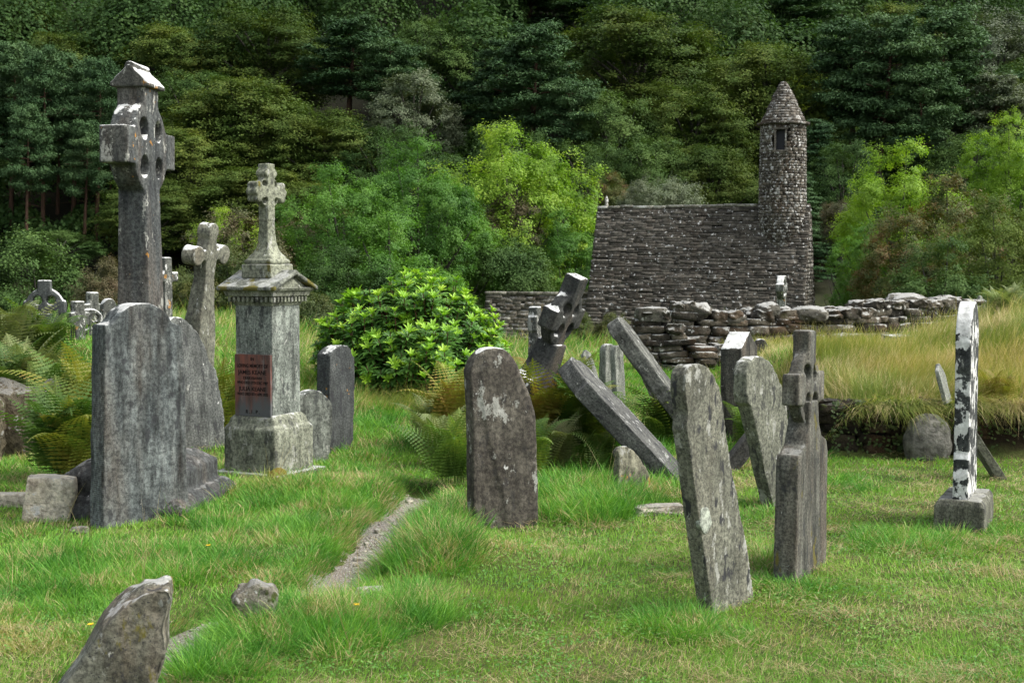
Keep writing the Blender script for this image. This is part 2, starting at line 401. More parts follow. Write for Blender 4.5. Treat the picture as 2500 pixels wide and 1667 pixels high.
def masonry_mat(name, dark, mid, pale, pale_amt=.35, white=.4, seed=0, top=.6, sc=1.0, moss=.15, rust=.2):
    dark, mid = [tuple(q * .74 * t for q, t in zip(w_, (1.0, .97, .86))) for w_ in (dark, mid)]; N = NT(name, .93, .15); v = N.pos(off=(seed, seed, 0)); i = N.island()
    c = N.ramp(i, [(0, dark), (.55, mid), (1 - .001, tuple(min(1, q * 1.35) for q in mid))])
    c = N.mix(N.mr(N.noise(v, 9 * sc, 5, .65), .35, .65), N.mix(1.0, c, (.5, .5, .5), 'MULTIPLY'), N.mix(1.0, c, (1.4, 1.4, 1.38), 'MULTIPLY'))
    if rust: c = N.mix(N.mr(N.noise(v, 1.3 * sc, 3), .5, .7, 0, rust), c, (.12, .065, .03))
    c = N.mix(N.mr(N.noise(v, 2.5 * sc, 6, .6), .66 - .1 * moss, .72 - .1 * moss, 0, moss * 2), c, (.06, .075, .02))
    g = N.math('ADD', N.noise(v, 4.5 * sc, 9, .68), N.math('MULTIPLY', i, .10))
    c = N.mix(N.mr(g, .76 - .2 * pale_amt, .80 - .2 * pale_amt, 0, .85), c, pale)
    w = N.noise(v, 8 * sc, 7, .62); c = N.mix(N.mr(w, .72 - .12 * white, .735 - .12 * white, 0, .9), c, (.58, .58, .55))
    up = N.math('ADD', N.nz(2, "Geo"), N.mr(N.noise(v, 5 * sc, 5, .6), .3, .7, -.4, .4))
    c = N.mix(N.mr(up, .95 - .4 * top, 1.05 - .4 * top, 0, min(.9, top * 1.3)), c, N.mix(N.noise(v, 14 * sc, 5, .7), (.20, .20, .18), (.50, .50, .47)))
    N.col(c); N.bump(N.math('ADD', N.noise(v, 22 * sc, 7, .7), N.math('MULTIPLY', N.noise(v, 5 * sc, 5, .7), 1.5)), 1.0, .03); return N.m

# ------------------------------------------------------------------ the stone church with its round belfry
CX, CY, PHI = None, None, R(-19)
p_l = at(1462, 507, 53.5); CH = empty("stone_church", (p_l.x, p_l.y, 0), PHI)
tag(CH, "old stone church with steep stone-slab roof and slim round belfry", "church")
L = 7.80; HW = 2.35; ZR = p_l.z; ZE = ZR - 5.6; ZG = gz(p_l.x, p_l.y) - .6
roof_mat = masonry_mat("slab_roof", (.060, .056, .052), (.118, .110, .102), (.26, .26, .24), .22, .85, 3, .12, 1.0, .10, .10)
tower_mat = masonry_mat("lichened_rubble", (.055, .050, .045), (.135, .125, .11), (.40, .40, .37), .68, 1.1, 5, .45, 1.3, .1, .2)
# core
core = [(-HW, ZG), (HW, ZG), (HW - .05, ZE), (0, ZR - .06), (-HW + .05, ZE)]
cv = [(x, y, z) for x in (0.06, L - .06) for y, z in core]; n = 5
cf = [tuple(range(n)), tuple(range(2 * n - 1, n - 1, -1))] + [(i, i + n, (i + 1) % n + n, (i + 1) % n) for i in range(n)]
N = NT("dark_mortar", .95, .1); N.col((.02, .019, .018)); MORTAR = N.m
link("wall", mesh_pd("wall", cv, cf), MORTAR, CH)
def slabs(x0f, x1f, vlen, rowh, A, vdir, ndir, udir, lmin, lmax, thick, jit=.015, pr=.03):
    """rows of overlapping slabs down a slope: A origin at the top, vdir down slope"""
    rk = Rocks(SG2); A = np.array(A); vd, nd, ud = map(lambda q: np.array(q, float) / np.linalg.norm(q), (vdir, ndir, udir))
    rows = int(vlen / rowh)
    for r_ in range(rows):
        t = (r_ + .5) * rowh; x = x0f(t); x1 = x1f(t)
        wob = .02 * math.sin(r_ * 1.7)
        while x < x1 - .05:
            l = min(rng.uniform(lmin, lmax), x1 - x)
            if x1 - (x + l) < lmin * .5: l = x1 - x
            cx = x + l / 2; tt = t + .035 * math.sin(cx * 1.1 + r_ * .23) + rng.normal() * jit
            M = np.stack([ud, vd * math.cos(.08) + nd * math.sin(.08), nd * math.cos(.08) - vd * math.sin(.08)], 1)
            th = thick * rng.uniform(.7, 1.4)
            c = A + ud * cx + vd * tt + nd * (pr + rng.normal() * .004)
            rk.add(c, (l / 2 * 1.0, rowh / 2 * 1.12, th), round_=.16, rough=.11, M=M)
            x += l
    return rk
sl = math.hypot(HW, ZR - ZE)
rk = slabs(lambda t: -.03, lambda t: L + .03, sl + .1, .088, (0, 0, ZR), (0, -HW, ZE - ZR), (0, -(ZR - ZE), HW * -1 * -1), (1, 0, 0), .2, .75, .022)
rf = link("roof", rk.mesh("roof", False), roof_mat, CH)
rk = slabs(lambda t: -.03, lambda t: L + .03, sl + .1, .31, (0, 0, ZR), (0, HW, ZE - ZR), (0, (ZR - ZE), HW), (1, 0, 0), .5, 1.1, .035)
link("roof", rk.mesh("roof", False), roof_mat, CH)
rk = Rocks(SG3); x = -.05
while x < L - 1.9:
    l = rng.uniform(.35, .8); rk.add((x + l / 2, 0, ZR + .01 + rng.normal() * .012), (l / 2, .10, .045), round_=.2, rough=.07); x += l
ridge_mat = masonry_mat("ridge_stone", (.24, .24, .22), (.42, .42, .39), (.6, .6, .56), .7, .8, 9, 1.0)
link("ridge_capping", rk.mesh("ridge_capping"), ridge_mat, rf)
# gable walls of coursed rubble
def gable(x, sgn, name):
    rk = Rocks(SG2); z = ZE - .3
    while z < ZR - .05:
        h = rng.uniform(.10, .18); hw = HW * (ZR - z) / (ZR - ZE); y = -hw
        while y < hw - .02:
            l = min(rng.uniform(.15, .45), hw - y); rk.add((x + sgn * rng.uniform(-.01, .03), y + l / 2, z + h / 2), (.06, l / 2 * .98, h / 2 * .96), round_=.22, rough=.10); y += l
        z += h
    link(name, rk.mesh(name, False), tower_mat, CH)
gable(L - .05, 1, "gable"); gable(.05, -1, "gable")
# round belfry rising out of the gable end
tp = at(1907, 400, 51.8); Mi = Matrix.Rotation(-PHI, 3, 'Z'); lt = Mi @ Vector((tp.x - p_l.x, tp.y - p_l.y, 0))
TX, TY = L - .97, 0.0
def zpx(py, Y): return at(1250, py, Y).z
ZC = zpx(310, 52.2); ZT = zpx(212, 52.2); TR = .765
bel = empty("belfry"); bel.parent = CH; bel.location = (TX, TY, 0)
vang = math.atan2(-(p_l.y + math.sin(PHI) * TX), -(p_l.x + math.cos(PHI) * TX)) - PHI      # direction towards the viewer in church space
wa = vang - R(7)
rk = Rocks(SG2); z = ZR - 4.4; zw0, zw1 = zpx(374, 52), zpx(325, 52)
while z < ZC - .02:
    h = rng.uniform(.075, .14); h = min(h, ZC - z); a = rng.uniform(0, .3); a_end = a + 2 * math.pi
    rr = TR - .03 + .08 * max(0, (ZC - z) / 5.0) + (-.20 * sst(0, 1.2, (ZR - .5) - z) if z < ZR - .5 else 0)
    while a < a_end - .03:
        da = min(rng.uniform(.12, .34), a_end - a); am = a + da / 2; dlt = abs((am - wa + math.pi) % (2 * math.pi) - math.pi)
        if not (zw0 - .03 < z + h / 2 < zw1 + .03 and dlt < .26 + da / 2 * .3):
            M = Matrix.Rotation(am, 3, 'Z') @ Matrix.Rotation(rng.normal() * .03, 3, 'X')
            rk.add((rr * math.cos(am), rr * math.sin(am), z + h / 2), (.07, rr * da / 2 * .99, h / 2 * .96), round_=.22, rough=.12, M=np.array(M))
        a += da
    z += h
link("tower_wall", rk.mesh("tower_wall", False), tower_mat, bel)
link("tower_core", mesh_pd("tower_core", *join([lathe([(.5, ZR - 4.5), (.55, ZR - 1.7), (.72, ZR - .4), (.71, zw0 - .02)], 32), lathe([(.71, zw1 + .02), (.71, ZC)], 32)])), MORTAR, bel)
# window opening: a panel coloured dark for the shade inside, with stone surround
wv = []
def wbox(u0, u1, d0, d1, z0, z1):
    b, f = box(-d1, -d0, u0, u1, z0, z1); c_, s_ = math.cos(wa + math.pi), math.sin(wa + math.pi)
    return [(x * c_ - y * s_, x * s_ + y * c_, z) for x, y, z in b], f
N = NT("opening_shade", .6, .4); N.col((.012, .013, .017))
win = link("window", mesh_pd("window", *wbox(-.165, .165, .48, .58, zw0, zw1)), N.m, bel)
fr = join([wbox(-.26, .26, .52, .825, zw1, zw1 + .07), wbox(-.27, .27, .52, .83, zw0 - .07, zw0), wbox(-.215, -.165, .4, .80, zw0, zw1), wbox(.165, .215, .4, .80, zw0, zw1)])
link("frame", mesh_pd("frame", *fr), masonry_mat("window_stone", (.09, .085, .08), (.16, .15, .14), (.4, .4, .37), .5, .5, 12, .4), win)
link("window_back", mesh_pd("window_back", *lathe([(.5, zw0 - .1), (.5, zw1 + .1)], 16)), MORTAR, bel)
# conical cap of slab courses with projecting eaves ring
rk = Rocks(SG2); z = ZC
a = 0
while a < 6.28:
    da = rng.uniform(.25, .5); am = a + da / 2; M = np.array(Matrix.Rotation(am, 3, 'Z'))
    rk.add((.80 * math.cos(am), .80 * math.sin(am), ZC + .0), (.115, 1.0 * da / 2, .045), round_=.2, rough=.06, M=M); a += da
H = ZT - ZC
k = 0; z = ZC + .06
while z < ZT - .08:
    h = .095; t = (z - ZC) / H; rr = .76 * (1 - t) + .07 * t; a = rng.uniform(0, .4); a0 = a; sl_ = math.atan2(.86, H)
    while a < a0 + 6.2:
        da = min(rng.uniform(.16, .42) / max(.35, rr), a0 + 6.283 - a); am = a + da / 2
        M = Matrix.Rotation(am, 3, 'Z') @ Matrix.Rotation(-sl_ * .75 + rng.normal() * .03, 3, 'Y')
        rk.add((rr * math.cos(am) * .97, rr * math.sin(am) * .97, z + h / 2), (.055, rr * da / 2 * 1.02, h / 2 * 1.1), round_=.2, rough=.12, M=np.array(M)); a += da
    z += h
rk.add((0, 0, ZT - .04), (.12, .12, .09), round_=.7, rough=.08)
capm = masonry_mat("cap_slabs", (.055, .05, .045), (.12, .11, .10), (.42, .42, .39), .62, .7, 15, .45)
cap = link("roof_cap", rk.mesh("roof_cap", False), capm, bel)
link("cap_core", mesh_pd("cap_core", *lathe([(.76, ZC - .02), (.70, ZC + .12), (.36, ZC + H * .52), (.08, ZT - .1)], 28)), MORTAR, bel)
# small finial on the far end of the ridge
fz = [(.05, ZR), (.075, ZR + .08), (.05, ZR + .16), (.07, ZR + .24), (.055, ZR + .34), (.02, ZR + .42), (.005, ZR + .46)]
link("finial", mesh_pd("finial", *lathe(fz, 12, cx=.30)), ridge_mat, CH)
# low side building joined to the left end of the church
SZ = zpx(722, 50.5)
sac_mat = masonry_mat("pale_slab_courses", (.085, .08, .07), (.17, .16, .14), (.34, .34, .29), .40, .40, 21, .5, 1.2, .2, .15)
SX0, SX1, SY = -4.05, .12, -1.15
rk = slabs(lambda t: SX0, lambda t: SX1, 3.3, .14, (0, SY, SZ), (0, -.42, -1), (0, -1, .42), (1, 0, 0), .25, .8, .045, .02, .02)
sr = link("side_building_roof", rk.mesh("side_building_roof", False), sac_mat, CH)
rk = Rocks(SG3); x = SX0 - .05
while x < SX1:
    l = rng.uniform(.4, .9); rk.add((x + l / 2, SY + .04, SZ + .03), (l / 2, .16, .055), round_=.2, rough=.05); x += l
link("ridge_capping", rk.mesh("ridge_capping"), masonry_mat("pale_capping", (.16, .155, .13), (.26, .25, .22), (.4, .4, .36), .4, .2, 22, .5), sr)
pc = [(SY - 1.45, ZG), (SY + 1.6, ZG), (SY + 1.5, SZ - 3.3), (SY + .03, SZ - .05), (SY - 1.36, SZ - 3.3)]
cv = [(x, y, z) for x in (SX0 + .05, SX1) for y, z in pc]
link("side_building_wall", mesh_pd("side_building_wall", cv, cf), sac_mat, CH)

# ------------------------------------------------------------------ ruined dry stone walls
wall_mat = masonry_mat("drystone", (.030, .028, .026), (.12, .11, .095), (.40, .40, .37), .50, .65, 31, .85, 1.6, .15, .45)
def stone_wall(name, label, pts, thick, course=(.06, .12), length=(.14, .42), rough=.12, mat=None):
    """pts: list of (px, top_py, bottom_py, depth)"""
    P = []
    for px, ty, by, D in pts:
        a = at(px, ty, D); b = at(px, by, D); P.append((a.x, a.y, b.z, a.z))
    P = np.array(P); o = empty(name, (P[0, 0], P[0, 1], P[:, 2].min())); tag(o, label, "stone wall"); org = np.array(o.location)
    s = np.concatenate([[0], np.cumsum(np.hypot(np.diff(P[:, 0]), np.diff(P[:, 1])))]); rk = Rocks(SG3); cp = Rocks(sph_grid(8))
    L_ = s[-1]; f = lambda t, k: float(np.interp(t, s, P[:, k]))
    z = P[:, 2].min(); zt = P[:, 3].max()
    while z < zt:
        h = rng.uniform(*course); x = -rng.uniform(0, .1)
        while x < L_:
            l = rng.uniform(*length) * (1.25 if h > .13 else 1); m = min(max(x + l / 2, 0), L_); top = f(m, 3)
            dx, dy = f(m + .1, 0) - f(m - .1, 0), f(m + .1, 1) - f(m - .1, 1); ang = math.atan2(dy, dx)
            if z + h * .75 < top and z + h > f(m, 2) - .1:
                last = z + h * 1.7 >= top; l = l * (.72 if last else 1)
                for side in (-1, 1):
                    ox, oy = -math.sin(ang) * side * thick * .33, math.cos(ang) * side * thick * .33
                    jt = rng.normal() * .018
                    (cp if last else rk).add(np.array((f(m, 0) + ox * (1 + jt), f(m, 1) + oy * (1 + jt), z + h / 2 + rng.normal() * .006)) - org,
                           (l / 2 * (1.0 if not last else 1.02), thick * .22 * rng.uniform(.85, 1.15), h / 2 * (.98 if not last else rng.uniform(1.0, 1.5))), rot=ang + rng.normal() * .05,
                           round_=.17 if not last else .38, rough=rough * 1.2 if not last else .30, tilt=rng.normal() * .05)
            x += l
        z += h
    link("masonry", rk.mesh("masonry"), mat or wall_mat, o); link("top_stones", cp.mesh("top_stones"), mat or wall_mat, o)
    # packed earth core
    cV = []; cF = []
    for k in range(len(P)):
        i = max(0, min(len(P) - 2, k)); ang = math.atan2(P[i + 1, 1] - P[i, 1], P[i + 1, 0] - P[i, 0]); e = .07 if k == 0 else (-.07 if k == len(P) - 1 else 0)
        for sd in (-1, 1):
            for zz in (P[k, 2] - .3, P[k, 3] - .16): cV.append((P[k, 0] + math.cos(ang) * e - math.sin(ang) * sd * thick * .3 - org[0], P[k, 1] + math.sin(ang) * e + math.cos(ang) * sd * thick * .3 - org[1], zz - org[2]))
    for k in range(len(P) - 1):
        a, b = 4 * k, 4 * k + 4
        cF += [(a, b, b + 1, a + 1), (a + 2, a + 3, b + 3, b + 2), (a + 1, b + 1, b + 3, a + 3)]
    cF += [(0, 1, 3, 2), (b, b + 2, b + 3, b + 1)]
    link("core", mesh_pd("core", cV, cF), MORTAR, o)
    return o, cp
stone_wall("ruined_wall", "long ruined dry stone wall topped with pale lichened boulders, behind the grassy mound",
    [(1648, 745, 880, 20.4), (1690, 743, 880, 20.4), (1760, 752, 880, 20.5), (1800, 768, 880, 20.6), (1835, 762, 880, 20.7), (1860, 742, 880, 20.8), (1905, 757, 880, 20.9), (1950, 748, 880, 21), (2040, 760, 880, 21.2), (2110, 740, 880, 21.5),
     (2160, 728, 880, 21.8), (2210, 722, 880, 22), (2260, 732, 870, 22.2), (2320, 724, 870, 22.5), (2345, 738, 870, 22.6)], .55, (.07, .14), (.16, .5))
stone_wall("ruined_wall", "short broken wall stub with orange brown lower stones, stepping down in front of the church",
    [(1556, 753, 925, 18.4), (1625, 753, 925, 18.4), (1632, 785, 925, 18.4), (1660, 790, 925, 18.4), (1668, 805, 925, 18.4), (1700, 815, 925, 18.4), (1725, 842, 925, 18.5), (1790, 845, 925, 18.5), (1850, 868, 925, 18.6), (1905, 872, 925, 18.7)], .5, (.055, .115), (.16, .42))
# boulders set on the long wall: things you could lift away
BM = masonry_mat("boulder_lichen", (.09, .088, .08), (.2, .195, .18), (.48, .48, .44), .62, .7, 41, .7, 1.4, .12, .15)
def boulder(name, px, py, D, half, label, rot=0, round_=.6, rough=.22, mat=None, grid=None, cat="boulder", drop=0.0, ground_it=False, M=None):
    c = at(px, py, D); rk = Rocks(grid or sph_grid(9)); rk.add((0, 0, half[2]), half, rot=rot, round_=round_, rough=rough, M=M)
    z = c.z - half[2] - drop
    if ground_it: z = gz(c.x, c.y) - drop
    o = link(name, rk.mesh(name), mat or BM, loc=(c.x, c.y, z)); tag(o, label, cat); return o
boulder("boulder", 1872, 762, 20.7, (0.156, 0.164, 0.130), "pale rounded boulder sitting high on the long wall, left of the slim white grave cross", .2)
boulder("boulder", 1690, 760, 20.3, (0.221, 0.180, 0.110), "broad knobbly pale boulder capping the left end of the long wall")
boulder("boulder", 1588, 768, 18.3, (0.189, 0.180, 0.090), "flat squared pale block topping the short wall stub", 0, .25, .10)
boulder("boulder", 2215, 740, 22, (0.279, 0.205, 0.130), "widest pale boulder on the long wall, near the right end", .1)
boulder("boulder", 2300, 745, 22.3, (0.213, 0.180, 0.140), "last large boulder at the right end of the long wall", .3)
boulder("boulder", 1780, 780, 20.4, (0.205, 0.164, 0.070), "low flat slab rock on the dip of the long wall", .1)
boulder("boulder", 1975, 768, 20.8, (0.246, 0.164, 0.100), "sloping grey boulder on the long wall above the stone cross top", -.1)

stone_wall("stone_bank", "low mossy stone and earth bank holding up the front of the grassy mound",
    [(2010, 985, 1100, 12.62), (2100, 988, 1100, 12.55), (2200, 985, 1100, 12.6), (2300, 990, 1100, 12.5), (2400, 985, 1100, 12.6), (2520, 988, 1100, 12.55), (2640, 988, 1100, 12.6)], .30, (.07, .13), (.14, .42), mat=masonry_mat("dark_bank_stone", (.018, .016, .011), (.050, .042, .030), (.14, .135, .11), .15, .0, 33, .1, 1.6, .75, .5))

# ================================================================== GRAVES
DARK = lambda s, **k: stone_mat("dark_slate_%d" % s, (.060, .063, .068), (.115, .118, .122), seed=s, **k)
class Frame:
    """a leaning plane on the ground: u along the face, v up the face, y towards the back of the stone"""
    def __init__(s, px, py, a, beta=0.0, roll=0.0, D=None, sink=0.0, z=None):
        P = ground(px, py) if D is None else at(px, py, D)
        if D is not None: P.z = gz(P.x, P.y) if z is None else z
        s.P = P - Vector((0, 0, sink)); s.D = P.y
        s.M = Matrix.Rotation(R(a), 3, 'Z') @ Matrix.Rotation(R(-beta), 3, 'X') @ Matrix.Rotation(R(roll), 3, 'Y')
        s.U, s.N, s.V = s.M.col[0], s.M.col[1], s.M.col[2]
    def trace(s, pts):
        out = []
        for px, py in pts:
            r = ray(px, py); t = (s.P - Vector((0, 0, EYE))).dot(s.N) / r.dot(s.N); q = Vector((0, 0, EYE)) + r * t - s.P
            out.append((q.dot(s.U), q.dot(s.V)))
        return out
    def place(s, o): o.matrix_world = Matrix.Translation(s.P) @ s.M.to_4x4(); return o
GROUP = None
def slab(fr, outline, T, label, mat, name="gravestone", voxel=.011, trace=True, info=None, cat="gravestone", **kw):
    pts = fr.trace(outline) if trace else outline
    us = [p[0] for p in pts]; vs = [p[1] for p in pts]
    print("SLAB", label[:30], "D=%.1f W=%.2f H=%.2f u0=%.2f" % (fr.D, max(us) - min(us), max(vs), min(us)))
    prims = [prism(pts, 0, T)] + kw.pop("extra", [])
    me = carve(name, prims, voxel=voxel, **kw)
    o = link(name, me, mat); fr.place(o); tag(o, label, cat); return o
def hs(W, H, kind="round", sh=.0, n=16, base=-.2, x0=0.0):
    """headstone outline, lower left corner at u=x0"""
    c = x0 + W / 2; r = W / 2 - sh; p = [(x0, base)]
    if kind == "round":
        hz = H - r * .95
        p += [(x0, hz - (0 if sh == 0 else .0))]
        if sh: p += [(x0 + sh * .9, hz)]
        p += arc(c, hz + .005, r, 180, 0, n, r * .95)[0 if sh else 1:]
        if sh: p += [(x0 + W - sh * .9, hz)]
        p += [(x0 + W, hz)]
    elif kind == "gothic":
        hz = H - W * .75
        p += [(x0, hz)] + [(x0 + W / 2 * (1 - math.cos(t)), hz + W * .75 * math.sin(t) ** .9) for t in np.linspace(.05, math.pi / 2, 9)] + [(x0 + W - W / 2 * (1 - math.cos(t)), hz + W * .75 * math.sin(t) ** .9) for t in np.linspace(math.pi / 2, .05, 9)][1:] + [(x0 + W, hz)]
    elif kind == "ogee":
        hz = H - W * .28
        p += [(x0, hz), (x0 + sh, hz), (x0 + sh * 1.15, hz + W * .05)] + arc(c, hz + W * .05, r * .86, 180, 0, n, H - hz - W * .05) + [(x0 + W - sh * 1.15, hz + W * .05), (x0 + W - sh, hz), (x0 + W, hz)]
    elif kind == "peak":
        p += [(x0, H - W * .35), (c, H), (x0 + W, H - W * .35)]
    p += [(x0 + W, base)]
    return p
def celtic(fr, T, sw, span, ah, zc, ztop, Rr, rw, hole, outline=None, lower=None, cut_holes=True, Tr=.7, cap=None, name="celtic_cross", split=True, voxel=.010, label="", cat="stone cross", mats=(None,), **kw):
    """Celtic cross centred on u=0,y=0: shaft width sw, arm span, arm height ah centred at zc, ring radius Rr and width rw"""
    root = empty(name); fr.place(root); tag(root, label, cat)
    tr = T * Tr / 2; head = [box(-span / 2, span / 2, -T / 2, T / 2, zc - ah / 2, zc + ah / 2), box(-sw / 2, sw / 2, -T / 2, T / 2, zc - Rr - .02, ztop)]
    ring = prism(arc(0, zc, Rr, 0, 360, 48)[:-1], -tr, tr); head.append(ring)
    cut = []
    for sx in (-1, 1):
        for sz in (-1, 1):
            dd = Rr - rw - hole; hl = math.hypot(sw, ah); cx, cz = sx * dd * sw / hl, zc + sz * dd * ah / hl
            cut.append(cyl((cx, 0, cz), hole, 'y', -T, T, 20))
    me = carve("cross_head", head, voxel=voxel, cut=cut, **kw); h = link("cross_head", me, mats[0], root)
    low = lower or [loft([(-.3, sw / 2 * 1.15, T / 2 * 1.1), (zc - Rr + .02, sw / 2 * 1.001, T / 2 * 1.001)])]
    me = carve("shaft", low, voxel=voxel, **kw); link("shaft", me, mats[-1], root)
    return root

# --- tall Celtic cross on the left, behind the big slab
m_tall = stone_mat("tall_cross_stone", (.058, .062, .070), (.115, .117, .12), lichen=.22, white=.62, streak=.6, dark=.55, orange=.55, seed=1, lz=.28, brown=.35)
fr = Frame(350, 1150, 84, D=9.9, z=0.0); fr.P.z = gz(fr.P.x, fr.P.y)
def zof(y, D=9.9): return at(1250, y, D).z - fr.P.z
g0 = fr.P.z
zc, ztop = zof(364), zof(214)
low = [loft([(-.2, .235, .19), (zof(1128), .235, .19), (zof(1060), .215, .172), (zof(980), .185, .150), (zof(900), .168, .135), (zof(760), .148, .116), (zc - .26, .135, .100)])]
tall = celtic(fr, .198, .268, .92, .25, zc, ztop, .325, .062, .076, Tr=.95, lower=low, voxel=.012, name="celtic_cross", label="tallest dark Celtic cross with a house-shaped white capped top, behind the big slab at left", mats=(m_tall, m_tall), amp=.003, seed=1, chip=.004)
# house-shaped cap with a ridge roll
e, b_, t_ = zof(215), zof(208), zof(172)
def gab(y0, y1, x0, x1, z0, z1, z2):   # gable roof with the ridge along x
    v = [(x0, y0, z0), (x0, y1, z0), (x0, y1, z1), (x0, (y0 + y1) / 2, z2), (x0, y0, z1)]; v += [(x1, q[1], q[2]) for q in v]
    return v, [(0, 1, 2, 3, 4), (9, 8, 7, 6, 5), (0, 5, 6, 1), (1, 6, 7, 2), (2, 7, 8, 3), (3, 8, 9, 4), (4, 9, 5, 0)]
cp = [gab(-.135, .135, -.165, .165, e - .01, b_, t_ + .015)] + [cyl((0, 0, t_ + .008), .036, 'x', -.155, .155)]
for k in range(1, 4): cp.append(gab(-.135 + .028 * k, .135 - .028 * k, -.16, .16, b_, b_ + .012 + (t_ - b_) * .22 * k, t_ + .022))
cpm = stone_mat("cap_white_crust", (.07, .07, .07), (.14, .13, .12), lichen=.3, white=.8, topw=2.2, orange=1.1, seed=2)
link("cap", carve("cap", cp, voxel=.009, amp=.0025, seed=4, smooth=1), cpm, tall)
mpl = stone_mat("plinth_slate", (.055, .057, .062), (.10, .10, .105), lichen=.1, white=.35, dark=.4, seed=3, brown=.3, topw=.15)
pl0, pl1 = zof(1205), zof(1130)
link("plinth", carve("plinth", [loft([(-.15, .60, .50), (zof(1210), .60, .50), (zof(1185), .52, .43)]), loft([(0, .475, .39), (zof(1138), .475, .39), (zof(1106), .34, .27)])], voxel=.014, amp=.003, seed=5), mpl, tall)

# --- big round-shouldered slab at left
m1 = stone_mat("striped_slate", (.075, .082, .09), (.165, .175, .185), lichen=.20, white=.30, streak=1.0, dark=.75, seed=6, ribs=True, topw=.7, brown=.25)
fr = Frame(253, 1292, 45)
ol = [(250, 1330), (254, 1000), (256, 812), (257, 792), (270, 792), (283, 784), (292, 768), (305, 755), (322, 745), (345, 740), (368, 741), (388, 748), (404, 760), (416, 776), (424, 788), (440, 793), (447, 800), (450, 815), (456, 1000), (462, 1330)]
S1 = slab(fr, ol, .17, "big dark round-shouldered slab with pale vertical streaks, in front of the tallest cross", m1, voxel=.012, amp=.0035, seed=6, chip=.006)
# --- pointed stone leaning behind it
fr = Frame(398, 1110, 50, beta=6, D=12.3)
ol = [(405, 1130), (404, 800), (412, 782), (428, 772), (446, 776), (466, 792), (484, 812), (500, 845), (512, 880), (530, 905), (535, 940), (546, 1000), (553, 1110), (553, 1130)]
slab(fr, ol, .14, "grey pointed headstone with a white crusted top, behind the right edge of the big slab", stone_mat("grey_slate", (.11, .112, .115), (.19, .19, .19), lichen=.35, white=.6, streak=.7, seed=7, topw=1.3, dark=.6), seed=7, amp=.005, chip=.008)
# --- splayed round-armed cross
m4 = stone_mat("splayed_cross_stone", (.15, .142, .12), (.25, .24, .205), lichen=.35, white=.55, streak=.3, dark=.45, seed=8, brown=.3, topw=1.1)
fr = Frame(470, 870, 70, beta=-8, roll=-2, D=15.2); sc = 15.2 / FPX
def zz(y): return (at(1250, y, 15.2).z - fr.P.z)
rt = empty("round_armed_cross"); fr.place(rt); tag(rt, "splayed grey cross with rounded arm ends and white crusted tips, left of the pedestal monument", "stone cross")
sh_ = [loft([(-.3, .17, .13), (zz(840), .165, .125), (zz(770), .14, .10), (zz(700), .10, .085), (zz(668), .085, .075)])]
hd = [loft([(zz(675), .085, .075), (zz(620), .11, .08), (zz(570), .06, .075)]), cyl((0, 0, zz(562)), .095, 'y', -.08, .08), box(-.24, .24, -.07, .07, zz(630), zz(606)), cyl((-.25, 0, zz(618)), .105, 'y', -.08, .08), cyl((.25, 0, zz(618)), .105, 'y', -.08, .08)]
link("shaft", carve("shaft", sh_, voxel=.014, amp=.006, seed=8), m4, rt); link("cross_head", carve("cross_head", hd, voxel=.012, amp=.005, seed=9), m4, rt)
# --- slim white crusted cross beside the tall shaft
m5 = stone_mat("crusted_stone", (.08, .08, .08), (.15, .15, .14), lichen=.6, white=1.0, streak=.3, dark=.4, orange=.6, seed=9, topw=1.6, lz=.25)
def latin(px, ytop, yarm, D, sw, span, ah, T, a, label, mat, beta=0, roll=0, grp=None, ybase=None):
    fr = Frame(px, 900, a, beta, roll, D=D); z = lambda y: at(1250, y, D).z - fr.P.z
    pr = [loft([(-.2, sw * .62, T * .6), (z(ytop), sw / 2, T / 2)]), box(-span / 2, span / 2, -T * .48, T * .48, z(yarm) - ah / 2, z(yarm) + ah / 2)]
    o = link("latin_cross", carve("latin_cross", pr, voxel=.012, amp=.004, seed=int(px)), mat); fr.place(o); tag(o, label, "stone cross", grp); return o
latin(404, 628, 676, 14.5, .10, .30, .10, .12, 60, "slim white crusted cross just right of the tallest cross shaft", m5)
# --- ringed cross far left
fr = Frame(112, 840, 8, D=17.5); z = lambda y: at(1250, y, 17.5).z - fr.P.z
m6 = stone_mat("ringed_cross_slate", (.075, .078, .085), (.13, .135, .14), lichen=.3, white=.55, streak=.5, dark=.4, seed=10, topw=1.3, lz=.1)
celtic(fr, .15, .15, .50, .16, z(750), z(684), .235, .06, .058, name="ringed_cross", label="dark ringed cross with a white crusted crown above the bracken at far left", mats=(m6, m6), voxel=.012, seed=10, Tr=.9,
       lower=[loft([(-.3, .24, .14), (z(835), .22, .13), (z(800), .11, .09), (z(765), .085, .076)])])
# --- small white crusted group left of the tall cross
fr = Frame(204, 840, 40, D=18.5); z = lambda y: at(1250, y, 18.5).z - fr.P.z
latin(192, 735, 778, 17.6, .12, .24, .16, .13, 45, "short white crusted cross, leftmost of the small white group", m5)
latin(228, 713, 752, 19.5, .13, .32, .11, .13, 45, "tall white crusted cross rising at the back of the small white group", m5)
fr = Frame(220, 860, 25, D=18.2); z = lambda y: at(1250, y, 18.2).z - fr.P.z
celtic(fr, .13, .10, .34, .09, z(785), z(757), .17, .05, .045, name="ringed_cross", label="low white crusted ringed cross in the small white group", mats=(m5, m5), voxel=.012, seed=12, Tr=.9)
fr = Frame(253, 860, 40, D=18.8); z = lambda y: at(1250, y, 18.8).z - fr.P.z
slab(fr, hs(.20, z(729), "gothic", x0=0), .12, "narrow pointed white tipped stone against the tallest cross shaft", m5, trace=False, seed=13)

